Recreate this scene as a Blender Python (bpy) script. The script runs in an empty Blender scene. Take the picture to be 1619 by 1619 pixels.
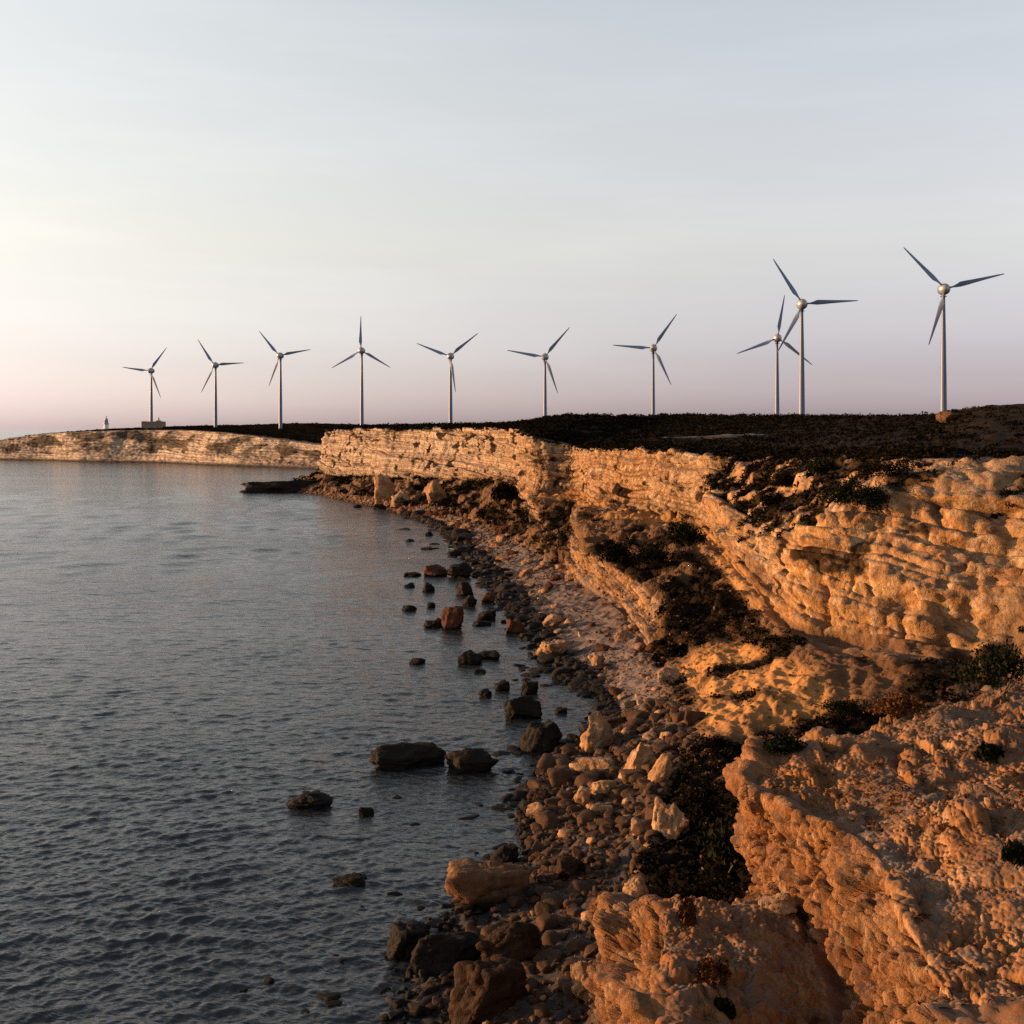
import bpy, math, random
import numpy as np
from mathutils import Vector

rng = np.random.default_rng(7)
random.seed(7)
scene = bpy.context.scene
COL = scene.collection
PI = math.pi

# ------------------------------------------------------------------ measuring
F = 1736.0            # focal length in photograph pixels (1619 px wide)
EYE = 25.0            # eye height above the sea, metres
HOR = 675.0           # sea horizon row
CX = 809.5

def at(px, py, d):
    return np.array([(px - CX) / F * d, d, EYE - (py - HOR) / F * d])

def on_level(px, py, z=0.0):
    d = (EYE - z) * F / (py - HOR)
    return at(px, py, d)

# ------------------------------------------------------------------ noise
_perm = np.random.default_rng(11).permutation(256).astype(np.int32)
_perm = np.concatenate([_perm, _perm])
_g = np.random.default_rng(5).normal(size=(256, 3)).astype(np.float32)
_g /= np.linalg.norm(_g, axis=1, keepdims=True)

def perlin(p):
    p = np.asarray(p, np.float32)
    i = np.floor(p).astype(np.int32)
    f = p - i
    i &= 255
    u = f * f * f * (f * (f * 6 - 15) + 10)
    out = np.zeros(len(p), np.float32)
    for dx in (0, 1):
        wx = u[:, 0] if dx else 1 - u[:, 0]
        hx = _perm[(i[:, 0] + dx) & 255]
        for dy in (0, 1):
            wy = u[:, 1] if dy else 1 - u[:, 1]
            hy = _perm[(hx + i[:, 1] + dy) & 255]
            for dz in (0, 1):
                wz = u[:, 2] if dz else 1 - u[:, 2]
                h = _perm[(hy + i[:, 2] + dz) & 255]
                g = _g[h]
                out += wx * wy * wz * (g[:, 0] * (f[:, 0] - dx) + g[:, 1] * (f[:, 1] - dy) + g[:, 2] * (f[:, 2] - dz))
    return out * 1.6

def fbm(p, n=3):
    a, o = 1.0, 0
    for k in range(n):
        o = o + a * perlin(p * (2.03 ** k) + 17.3 * k)
        a *= 0.5
    return o

def ridged(p, n=2):
    a, o = 1.0, 0
    for k in range(n):
        o = o + a * (0.6 - 2 * np.abs(perlin(p * (2.1 ** k) + 31.7 * k)))
        a *= 0.5
    return o

def blocks(p, seed=0):
    """fractured blocks: per-cell offset (-1..1) and distance to the joints"""
    p = np.asarray(p, np.float32) + seed
    i = np.floor(p).astype(np.int32)
    best = np.full(len(p), 9.0, np.float32); sec = best.copy(); cid = np.zeros(len(p), np.int32); tl_ = best * 0
    for dx in (-1, 0, 1):
        for dy in (-1, 0, 1):
            for dz in (-1, 0, 1):
                c = i + np.array([dx, dy, dz], np.int32)
                h = _perm[(_perm[(_perm[c[:, 0] & 255] + c[:, 1]) & 255] + c[:, 2]) & 255]
                q = c + .5 + .32 * _g[h] - p
                d = (q * q).sum(1)
                nb = d < best
                sec = np.where(nb, best, np.minimum(sec, d))
                cid = np.where(nb, h, cid); tl_ = np.where(nb, (q * _g[(h + 77) & 255]).sum(1), tl_); best = np.where(nb, d, best)
    # each block is a plane facet: own offset plus own tilt
    return ((cid / 127.5 - 1) * .55 + 1.5 * tl_).astype(np.float32), np.sqrt(sec) - np.sqrt(best)

def sstep(a, b, x):
    t = np.clip((x - a) / (b - a), 0, 1)
    return t * t * (3 - 2 * t)

# ------------------------------------------------------------------ objects
def tag(o, label=None, cat=None, group=None, kind=None):
    if label: o['label'] = label
    if cat: o['category'] = cat
    if group: o['group'] = group
    if kind: o['kind'] = kind
    return o

def empty(name, loc, rz=0.0):
    o = bpy.data.objects.new(name, None)
    o.empty_display_size = 0.5
    COL.objects.link(o)
    o.location = loc
    o.rotation_euler = (0, 0, rz)
    return o

def mesh_obj(name, verts, faces, mat, parent=None, smooth=True, attrs=None):
    """faces: (n,3) or (n,4) int array, or list of lists"""
    me = bpy.data.meshes.new(name)
    if isinstance(faces, list):
        me.from_pydata([tuple(map(float, v)) for v in verts], [], faces)
    else:
        verts = np.ascontiguousarray(verts, np.float32)
        faces = np.ascontiguousarray(faces, np.int32)
        n, k = faces.shape
        me.vertices.add(len(verts)); me.vertices.foreach_set('co', verts.ravel())
        me.loops.add(n * k); me.loops.foreach_set('vertex_index', faces.ravel())
        me.polygons.add(n)
        me.polygons.foreach_set('loop_start', np.arange(0, n * k, k, dtype=np.int32))
        me.polygons.foreach_set('loop_total', np.full(n, k, np.int32))
        me.update(calc_edges=True)
    if smooth:
        me.polygons.foreach_set('use_smooth', np.ones(len(me.polygons), bool))
    if attrs:
        for an, arr in attrs.items():
            a = me.attributes.new(an, 'FLOAT', 'POINT')
            a.data.foreach_set('value', np.ascontiguousarray(arr, np.float32))
    me.materials.append(mat)
    me.update()
    o = bpy.data.objects.new(name, me)
    COL.objects.link(o)
    if parent: o.parent = parent
    return o

def grid_faces(nr, nc):
    i = np.arange(nr * nc).reshape(nr, nc)
    return np.stack([i[:-1, :-1], i[1:, :-1], i[1:, 1:], i[:-1, 1:]], -1).reshape(-1, 4)

# ------------------------------------------------------------------ materials
class NT:
    def __init__(s, name):
        s.m = bpy.data.materials.new(name); s.m.use_nodes = True
        s.t = s.m.node_tree; s.n = s.t.nodes; s.l = s.t.links
        s.b = s.n['Principled BSDF']; s.out = s.n['Material Output']
    def add(s, typ, **kw):
        n = s.n.new(typ)
        for k, v in kw.items():
            setattr(n, k, v)
        return n
    def link(s, a, b): s.l.new(a, b)
    def setin(s, n, key, v):
        if hasattr(v, 'is_output'): s.link(v, n.inputs[key])
        else: n.inputs[key].default_value = v
    def pos(s):
        return s.add('ShaderNodeNewGeometry').outputs['Position']
    def mapping(s, vec, scale):
        n = s.add('ShaderNodeMapping'); s.link(vec, n.inputs['Vector']); n.inputs['Scale'].default_value = scale
        return n.outputs[0]
    def noise(s, vec, scale, detail=4, rough=.55, dist=0.0):
        n = s.add('ShaderNodeTexNoise'); s.link(vec, n.inputs['Vector'])
        n.inputs['Scale'].default_value = scale; n.inputs['Detail'].default_value = detail
        n.inputs['Roughness'].default_value = rough; n.inputs['Distortion'].default_value = dist
        return n.outputs['Fac']
    def voro(s, vec, scale, feature='F1', rand=1.0):
        n = s.add('ShaderNodeTexVoronoi', feature=feature); s.link(vec, n.inputs['Vector'])
        n.inputs['Scale'].default_value = scale; n.inputs['Randomness'].default_value = rand
        return n
    def math(s, op, a, b=0.0, c=None, clamp=False):
        n = s.add('ShaderNodeMath', operation=op, use_clamp=clamp)
        s.setin(n, 0, a); s.setin(n, 1, b)
        if c is not None: s.setin(n, 2, c)
        return n.outputs[0]
    def ramp(s, fac, lo, hi, a=0.0, b=1.0):
        n = s.add('ShaderNodeMapRange', interpolation_type='SMOOTHSTEP'); s.link(fac, n.inputs['Value'])
        for k, v in (('From Min', lo), ('From Max', hi), ('To Min', a), ('To Max', b)): s.setin(n, k, v)
        return n.outputs[0]
    def mix(s, fac, a, b, blend='MIX'):
        n = s.add('ShaderNodeMix', data_type='RGBA', blend_type=blend)
        s.setin(n, 0, fac)
        for k, v in ((6, a), (7, b)):
            if hasattr(v, 'is_output'): s.link(v, n.inputs[k])
            else: n.inputs[k].default_value = (*v, 1)
        return n.outputs[2]
    def attr(s, name):
        return s.add('ShaderNodeAttribute', attribute_name=name).outputs['Fac']

def bump(t, height, dist, strength=1.0, normal=None, fw=.015):
    n = t.add('ShaderNodeBump'); t.link(height, n.inputs['Height'])
    n.inputs['Distance'].default_value = dist; n.inputs['Strength'].default_value = strength
    if 'Filter Width' in n.inputs: n.inputs['Filter Width'].default_value = fw
    if normal is not None: t.link(normal, n.inputs['Normal'])
    return n.outputs[0]

def rock_colour(t, P):
    """weathered, bedded limestone: cream, ochre and grey crust"""
    big = t.noise(P, 0.06, 3)
    mid = t.noise(P, 0.35, 5, .6)
    fine = t.noise(P, 2.2, 6, .65)
    strata = t.noise(t.mapping(P, (.03, .03, 1.1)), 1.0, 5, .6, .4)
    c = t.mix(t.ramp(mid, .35, .68), (.40, .20, .075), (.54, .36, .19))
    c = t.mix(t.ramp(strata, .42, .62), c, (.46, .265, .10))
    c = t.mix(t.math('MULTIPLY', t.ramp(strata, .60, .70), .6), c, (.28, .15, .07))
    c = t.mix(t.math('MULTIPLY', t.ramp(big, .5, .72), .55), c, (.50, .40, .28))
    c = t.mix(t.math('MULTIPLY', t.ramp(fine, .54, .74), .55), c, (.22, .135, .075))
    m2 = t.noise(P, .85, 6, .65, .3)
    c = t.mix(t.math('MULTIPLY', t.ramp(m2, .51, .64), .85), c, (.15, .095, .06))
    c = t.mix(t.math('MULTIPLY', t.ramp(m2, .47, .36), .75), c, (.66, .54, .38))
    st = t.noise(t.mapping(P, (.75, .75, .09)), 1.0, 5, .6)
    c = t.mix(t.math('MULTIPLY', t.ramp(st, .53, .66), .72), c, (.12, .085, .062))
    c = t.mix(1.0, c, (.66, .575, .49), 'MULTIPLY')
    return c, big, mid, fine, strata

def make_terrain_mat():
    t = NT('limestone_terrain')
    P = t.pos()
    c, big, mid, fine, strata = rock_colour(t, P)
    nz = t.add('ShaderNodeSeparateXYZ'); t.link(t.add('ShaderNodeNewGeometry').outputs['Normal'], nz.inputs[0])
    flat = t.ramp(nz.outputs[2], .45, .85)
    c = t.mix(t.math('MULTIPLY', t.attr('pale'), .75), c, t.mix(t.ramp(strata, .40, .60), (.17, .145, .125), (.46, .385, .305)))  # paler, greyer far stone; also carries haze painted into the colour
    # gravelly grey-brown crust on ledges and tops
    pebb = t.add('ShaderNodeRGBToBW'); t.link(t.voro(P, 4.5).outputs['Color'], pebb.inputs[0])
    grav = t.mix(t.math('MULTIPLY_ADD', pebb.outputs[0], .6, t.math('MULTIPLY', fine, .4)), (.060, .044, .034), (.19, .135, .098))
    grav = t.mix(t.math('MULTIPLY', t.ramp(t.noise(P, .5, 5, .65), .46, .62), .8), grav, t.mix(fine, (.10, .048, .020), (.22, .115, .048)))
    grav = t.mix(t.math('MULTIPLY', t.ramp(t.noise(P, .33, 5, .65), .50, .62), .8), grav, (.135, .132, .135))
    c = t.mix(t.math('MULTIPLY', flat, .85), c, grav)
    rn = t.ramp(t.noise(P, .7, 5, .6), .38, .62, .60, 1.0)
    c = t.mix(t.math('MULTIPLY', t.attr('rust'), rn), c, t.mix(1.0, c, (.66, .52, .44), 'MULTIPLY'))
    # soil and dry scrub on the slopes
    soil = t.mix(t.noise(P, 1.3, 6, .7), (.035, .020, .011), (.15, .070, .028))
    # beach shingle
    sh = t.voro(P, 3.0).outputs['Color']
    bw = t.add('ShaderNodeRGBToBW'); t.link(sh, bw.inputs[0])
    shing = t.mix(bw.outputs[0], (.050, .037, .033), (.165, .122, .105))
    c = t.mix(t.attr('beach'), c, shing)
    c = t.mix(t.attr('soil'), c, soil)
    c = t.mix(t.attr('sand'), c, t.mix(mid, (.26, .115, .032), (.34, .17, .058)))
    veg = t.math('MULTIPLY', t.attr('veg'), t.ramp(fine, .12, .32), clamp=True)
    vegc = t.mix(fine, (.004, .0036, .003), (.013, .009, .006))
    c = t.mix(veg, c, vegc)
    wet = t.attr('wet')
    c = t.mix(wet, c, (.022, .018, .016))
    t.link(c, t.b.inputs['Base Color'])
    t.link(t.math('SUBTRACT', .94, t.math('MULTIPLY', wet, .15)), t.b.inputs['Roughness'])
    t.link(t.math('MULTIPLY_ADD', t.attr('veg'), -.2, .2, clamp=True), t.b.inputs['Specular IOR Level'])
    # real displacement of the dense mesh, finer part as bump
    v2 = t.voro(t.mapping(P, (1, 1, 1.15)), 1.25).outputs['Distance']
    v3 = t.voro(P, 3.4).outputs['Distance']
    n1 = t.noise(P, 1.1, 8, .66)
    h = t.math('ADD', t.math('MULTIPLY', v2, -.04), t.math('MULTIPLY', v3, -.07))
    n2 = t.noise(P, 4.0, 8, .72)
    h = t.math('ADD', h, t.math('ADD', t.math('MULTIPLY', n1, .22), t.math('MULTIPLY', n2, .20)))
    h = t.math('MULTIPLY', h, t.attr('rough'))
    d = t.add('ShaderNodeDisplacement'); d.inputs['Midlevel'].default_value = 0; d.inputs['Scale'].default_value = 1
    t.link(h, d.inputs['Height']); t.link(d.outputs[0], t.out.inputs['Displacement'])
    t.m.displacement_method = 'BOTH'
    return t.m

def make_rock_mat(name, dark=0.0, tint=(1, 1, 1), wetline=0.45, disp=.20, scale=1.0):
    t = NT(name)
    P = t.pos()
    c, big, mid, fine, strata = rock_colour(t, P)
    c = t.mix(.35, c, t.mix(fine, (.11, .085, .068), (.25, .195, .15)))
    nz = t.add('ShaderNodeSeparateXYZ'); t.link(t.add('ShaderNodeNewGeometry').outputs['Normal'], nz.inputs[0])
    c = t.mix(t.math('MULTIPLY', t.ramp(nz.outputs[2], .5, .9), .5), c, t.mix(fine, (.085, .068, .055), (.18, .145, .115)))
    c = t.mix(1.0, c, tint, 'MULTIPLY')
    z = t.add('ShaderNodeSeparateXYZ'); t.link(P, z.inputs[0])
    wl = t.math('ADD', z.outputs[2], t.math('MULTIPLY', mid, 1.2))
    wet = t.ramp(wl, wetline + .35, wetline + 1.15, 1.0, 0.0)
    if dark: wet = t.math('MAXIMUM', wet, dark)
    c = t.mix(wet, c, t.mix(fine, (.005, .0045, .004), (.015, .012, .010)))
    t.link(c, t.b.inputs['Base Color'])
    t.link(t.math('SUBTRACT', .9, t.math('MULTIPLY', wet, .3)), t.b.inputs['Roughness'])
    t.b.inputs['Specular IOR Level'].default_value = .04
    v = t.voro(P, 1.1 * scale).outputs['Distance']
    n1 = t.noise(P, 1.5 * scale, 8, .65)
    h = t.math('ADD', t.math('MULTIPLY', v, -.25), n1)
    d = t.add('ShaderNodeDisplacement'); d.inputs['Midlevel'].default_value = .2; d.inputs['Scale'].default_value = disp
    t.link(h, d.inputs['Height']); t.link(d.outputs[0], t.out.inputs['Displacement'])
    t.m.displacement_method = 'BOTH'
    return t.m

def make_sea_mat():
    t = NT('sea_water')
    P = t.pos()
    t.b.inputs['Base Color'].default_value = (.017, .019, .020, 1)
    t.b.inputs['Roughness'].default_value = .13
    t.b.inputs['IOR'].default_value = 1.333
    rot = t.add('ShaderNodeMapping'); t.link(P, rot.inputs['Vector'])
    rot.inputs['Rotation'].default_value = (0, 0, math.radians(14))
    R = rot.outputs[0]
    a = t.noise(t.mapping(R, (.45, 1.0, 1)), 1.0, 3, .5, .6)      # 2 m wind waves
    b = t.noise(t.mapping(R, (.5, 1.0, 1)), 3.2, 4, .55, .5)     # 0.6 m ripples
    gust = t.ramp(t.noise(t.mapping(R, (.35, 1, 1)), .018, 3), .35, .65, .75, 1.15)
    h = t.math('ADD', t.math('MULTIPLY', a, .85), t.math('MULTIPLY', b, .30))
    cc = t.noise(t.mapping(R, (.4, 1.0, 1)), .22, 2, .5, .5)
    h = t.math('ADD', h, t.math('MULTIPLY', cc, 1.3))
    h = t.math('MULTIPLY', h, gust)
    nrm = bump(t, h, 1.0, .34)
    t.link(nrm, t.b.inputs['Normal'])
    return t.m

def simple_mat(name, col, rough=.6, var=.0, scale=3.0, col2=None, spec=.4, metal=0.0):
    t = NT(name)
    P = t.add('ShaderNodeTexCoord').outputs['Object']
    n = t.noise(P, scale, 5, .6)
    c2 = col2 or tuple(x * (1 - var) for x in col)
    t.link(t.mix(t.ramp(n, .3, .7), col, c2), t.b.inputs['Base Color'])
    t.b.inputs['Roughness'].default_value = rough
    t.b.inputs['Specular IOR Level'].default_value = spec
    t.b.inputs['Metallic'].default_value = metal
    return t.m

def leaf_mat(name, a, b):
    t = NT(name)
    P = t.pos()
    n = t.noise(P, .8, 4, .6)
    t.link(t.mix(t.ramp(n, .35, .65), a, b), t.b.inputs['Base Color'])
    t.b.inputs['Roughness'].default_value = .95
    t.b.inputs['Specular IOR Level'].default_value = .0
    return t.m

M_TERR = make_terrain_mat()
M_SEA = make_sea_mat()
M_ROCK = make_rock_mat('limestone_boulder', 0, (1.0, .93, .86))
M_PINK = make_rock_mat('pale_boulder', 0, (1.05, .98, .95))
M_DARK = make_rock_mat('wet_black_rock', .985)
M_RED = make_rock_mat('red_brown_rock', .72, (.85, .50, .38))
M_SLAB = make_rock_mat('dull_slab_stone', .25, (.62, .52, .45))
M_BROWN = make_rock_mat('brown_crusted_rock', .8, (.42, .30, .22))
M_STONE = make_rock_mat('shingle_stone', 0, (.48, .40, .35), wetline=.0, disp=.05, scale=3)
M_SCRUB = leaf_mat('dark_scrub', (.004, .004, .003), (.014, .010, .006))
M_GREEN = leaf_mat('evergreen_shrub', (.006, .008, .004), (.016, .016, .008))
M_RUST = leaf_mat('dry_rust_shrub', (.05, .020, .008), (.10, .042, .016))
M_STEM = simple_mat('shrub_stem', (.06, .04, .025), .9, .4)
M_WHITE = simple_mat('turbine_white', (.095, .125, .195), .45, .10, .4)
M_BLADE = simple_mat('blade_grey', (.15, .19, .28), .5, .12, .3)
M_STEEL = simple_mat('spinner_metal', (.34, .32, .31), .35, .15, .8, metal=.3)
M_NECK = simple_mat('dark_collar', (.05, .04, .045), .6, .3)
M_PATH = simple_mat('dirt_track', (.034, .031, .030), .95, .3, 1.5)
M_MASON = simple_mat('ruin_masonry', (.26, .17, .12), .9, .4, 1.2)
M_LTWHITE = simple_mat('lighthouse_plaster', (.62, .60, .57), .8, .15, .7)
M_LTGREY = simple_mat('lighthouse_ironwork', (.36, .34, .33), .5, .2, .7)

# ------------------------------------------------------------------ terrain lofts
LC = np.array([0, 1, 2, 3, 4, 4.5, 5, 6, 7, 8.0])     # line coordinates; 4.5 is a line half way up the face
def loft(stations, ns, seg_n, ends=None, span=None, soft=6):
    """stations: (S, K, 3) feature lines; returns (ns, nt, 3), t parameter (nt,) in line units"""
    L = np.array(stations, float)
    S, K, _ = L.shape
    dist = np.linalg.norm(L[:, 1:5, :2], axis=2).mean(1)
    step = np.linalg.norm(np.diff(L[:, 1:5, :], axis=0), axis=2).mean(1)
    du = step / (0.5 * (dist[1:] + dist[:-1]))
    du = np.maximum(du, 0.012)
    if ends: du[0] = min(du[0], ends[0]); du[-1] = min(du[-1], ends[1])
    print('DU', np.round(du, 3))
    u = np.concatenate([[0], np.cumsum(du)])
    m = np.zeros_like(L)
    d = np.diff(L, axis=0) / np.diff(u)[:, None, None]
    m[1:-1] = 0.5 * (d[1:] + d[:-1])
    # limit overshoot
    same = (d[1:] * d[:-1]) > 0
    lim = 2.0 * np.minimum(np.abs(d[1:]), np.abs(d[:-1]))
    m[1:-1] = np.where(same, np.clip(m[1:-1], -lim, lim), 0)
    m[0], m[-1] = d[0], d[-1]
    uu = np.linspace(0, u[-1], ns) if span is None else np.linspace(u[span[0]] if span[0] else 0, u[span[1]] + span[2], ns)
    k = np.clip(np.searchsorted(u, uu, 'right') - 1, 0, S - 2)
    h = np.diff(u)[k]
    t = ((uu - u[k]) / h)[:, None, None]
    h = h[:, None, None]
    C = ((2*t**3 - 3*t**2 + 1) * L[k] + (t**3 - 2*t**2 + t) * h * m[k]
         + (-2*t**3 + 3*t**2) * L[k+1] + (t**3 - t**2) * h * m[k+1])
    ts = np.concatenate([np.linspace(LC[j], LC[j + 1], n, endpoint=False) for j, n in enumerate(seg_n)] + [[LC[-1]]])
    j = np.clip(np.searchsorted(LC, ts, 'right') - 1, 0, K - 2)
    w = ((ts - LC[j]) / (LC[j + 1] - LC[j]))[None, :, None]
    G = C[:, j] * (1 - w) + C[:, j + 1] * w
    # round the creases a little
    for _ in range(soft):
        G[:, 1:-1] = .25 * G[:, :-2] + .5 * G[:, 1:-1] + .25 * G[:, 2:]
    return G, ts, uu, u

def grid_normals(G):
    a = np.gradient(G, axis=0); b = np.gradient(G, axis=1)
    n = np.cross(a, b)
    n /= np.linalg.norm(n, axis=2, keepdims=True) + 1e-9
    return n

def tri(ts, pts):
    xs, ys = zip(*pts)
    return np.interp(ts, xs, ys)

# line index: 0 U underwater, 1 W waterline, 2 F cliff foot, 3 M talus, 4 B base of face, 5 T top edge, 6 P1, 7 P2 skyline, 8 P3
def sculpt(G, ts, scale_far=1.0, seed=0.0):
    ns, nt, _ = G.shape
    for _ in range(2):
        pass
    N = grid_normals(G)
    # blur the normals so that the displacement does not fold
    for _ in range(10):
        N[:, 1:-1] = (N[:, :-2] + N[:, 1:-1] + N[:, 2:]) / 3
        N[1:-1] = (N[:-2] + N[1:-1] + N[2:]) / 3
    N /= np.linalg.norm(N, axis=2, keepdims=True) + 1e-9
    P = G.reshape(-1, 3).copy(); Nf = N.reshape(-1, 3)
    T = np.tile(ts, ns)
    D = np.linalg.norm(P[:, :2], axis=1)
    p = P + seed
    q = perlin(p / 8)
    face = tri(T, [(2.6, 0), (3.5, .6), (4, 1), (5, 1), (5.35, .25), (6, .0)])
    tal = tri(T, [(1.8, 0), (2.2, 1), (3.6, 1), (4, .25), (4.2, 0)])
    beach = tri(T, [(0, .4), (1, 1), (2, 1), (2.3, 0)])
    plat = tri(T, [(5, 0), (5.4, 1), (8, 1)])
    near = sstep(110, 55, D)                 # smaller features on the near spur
    s = 1 - .45 * near
    x, y, z = p[:, 0], p[:, 1], p[:, 2]
    def sc(a, b, c): return np.stack([x / (a * s), y / (b * s), z / (c * s)], 1)
    zz = z + .06 * x - .03 * y + .9 * q
    lay = perlin(np.stack([zz / 1.35, 0 * zz + .3, x / 60], 1))
    lay = np.tanh(lay * 3.2)
    lay2 = np.tanh(3 * perlin(np.stack([zz / .42, 0 * zz + 9.3, x / 30], 1)))
    steep = 1 - sstep(.50, .74, Nf[:, 2])
    tal = np.maximum(tal, face * (1 - steep) * (T > 3.9) * (T < 5.1))
    face = face * steep
    st2 = .85 * (1 - sstep(.50, .72, Nf[:, 2])) * (T > 2) * (T < 4)
    face = np.maximum(face, tal * st2); tal = tal * (1 - st2)
    sl = sstep(.50, .80, Nf[:, 2])
    blk = near * (T > 2.2) * ((T > 4.0) | (y < 49.5))
    face = face * (1 - blk) + blk * (1 - sl)
    plat = plat * (1 - blk) + blk * sl
    tal = tal * (1 - blk)
    wob = .35 * perlin(p / 3.1)
    crk = np.exp(-((perlin(sc(5.5, 5.5, 26)) + .12 * wob) / .055) ** 2)          # upright joints
    crk2 = np.exp(-((perlin(sc(2.6, 2.6, 7) + 40) + .2 * wob) / .06) ** 2)
    hollow = sstep(.30, .62, perlin(sc(3.4, 3.4, 2.6) + 11))
    bed = np.tanh(6 * perlin(np.stack([zz / 1.7, 0 * zz + .3, x / 70], 1)))
    dface = (2.0 * perlin(sc(13, 13, 40)) + .40 * perlin(sc(5, 5, 9)) + .16 * ridged(sc(3.2, 3.2, 5), 2) + (.62 + .5 * q) * bed + .24 * lay2
             + .50 * fbm(sc(2.6, 2.6, 3.2) + .4 * wob[:, None], 5) - .45 * sstep(.38, .60, perlin(sc(1.5, 1.5, 1.7) + 60)) - .9 * crk * sstep(-.2, .3, perlin(p / 11 + 4)) - .30 * hollow) * s
    on = np.where((face > .02) | (tal > .3) | (plat * near > .05))[0]
    w3 = np.stack([fbm(p[on] / 2.0 + 3, 2), fbm(p[on] / 2.0 + 23, 2), fbm(p[on] / 2.0 + 43, 2)], 1) * .28
    sz = (2.9 * (1 - .62 * near[on]) * (1 + .9 * sstep(250, 500, D[on])))[:, None]
    o1, g1 = blocks(p[on] * np.array([.6, .6, 1.35]) / sz + .22 * w3)
    o2, g2 = blocks(p[on] * np.array([.8, .8, 1.3]) / (sz * .42) + .4 * w3, 7.3)
    bl = np.zeros(len(p), np.float32)
    bl[on] = sz[:, 0] * ((.045 + .20 * near[on]) * o1 - (.03 + .05 * near[on]) * np.exp(-g1 / .035) + (.05 + .09 * near[on]) * o2 - .02 * np.exp(-g2 / .05))
    o3, g3 = blocks(p[on] * np.array([1, 1, 1.3]) / 2.3 + w3 * .8, 3.1)
    bl[on] += near[on] * (.45 * o3 - .12 * np.exp(-g3 / .05))
    blp = bl * sstep(-.25, .35, perlin(p / 3.0 + 13))
    bil = np.abs(perlin(p / .75 + 3)) + .5 * np.abs(perlin(p / .33 + 5)) + .25 * np.abs(perlin(p / .15 + 8))      # knobby weathering
    scoop = sstep(.15, .6, perlin(p / 1.9 + 21))
    dface = dface + bl + near * (.70 * perlin(p / 3.7 + 2) + .25 * perlin(p / 1.5) + .42 * (bil - .45) - .45 * scoop + .10 * np.tanh(5 * perlin(np.stack([zz / 1.5, .1 * x, .1 * y], 1))))
    grit = .16 * (bil - .45) + .05 * perlin(p / .12)
    dtal0 = .4 * bl
    dtal = ((1 - .6 * (T > 4.2)) * (1.0 * ridged(sc(6, 6, 6), 2) + .6 * perlin(sc(2.3, 2.3, 2.3))) + .40 * lay + .45 * fbm(p / 1.6 + 7, 4)) * s + dtal0
    dbeach = .34 * perlin(sc(7, 7, 7)) + .24 * perlin(sc(3, 3, 3)) + .18 * perlin(sc(.9, .9, .9))
    dplat = (.45 * perlin(sc(7, 7, 7)) + .30 * perlin(sc(2, 2, 2))) * (1 - .4 * near) + near * (.45 * perlin(p / 3.7 + 2) + .12 * perlin(p / 1.2) + grit * (.8 + sstep(-.2, .4, perlin(p / 2.6 + 5))) + .8 * blp)
    dtal = dtal * (1 - .6 * sstep(76, 82, y) * sstep(108, 98, y) * (T > 2.1) * (T < 3.6)) + .22 * sstep(76, 82, y) * sstep(108, 98, y) * (T > 2.1) * (T < 3.6) * ridged(p / np.array([1.3, 1.3, 4.0]), 2)
    disp = face * dface * scale_far + tal * dtal * scale_far + beach * dbeach + plat * dplat
    # undercut, softer bed below the face
    und = np.exp(-((T - 3.93) / .10) ** 2) * (0.6 + .6 * perlin(p / 14)) * sstep(70, 95, D)
    disp -= 1.3 * np.clip(und, 0, 2) * scale_far
    P += Nf * disp[:, None]
    veg = np.clip(plat * (0.95) , 0, 1)
    veg = np.maximum(veg, tal * (T > 4.2) * sstep(.0, .3, fbm(p / 7 + 3, 3)) * .9)
    veg = np.maximum(veg, tal * sstep(-.22, .16, fbm(p / 9, 3)) * .92 * (T < 4.2))
    soil = np.clip(tal * .95, 0, 1) * (T < 4.15)
    return P, T, D, dict(blk=blk, face=face, tal=tal, beach=beach, plat=plat, veg=veg, soil=soil, near=near)

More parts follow.
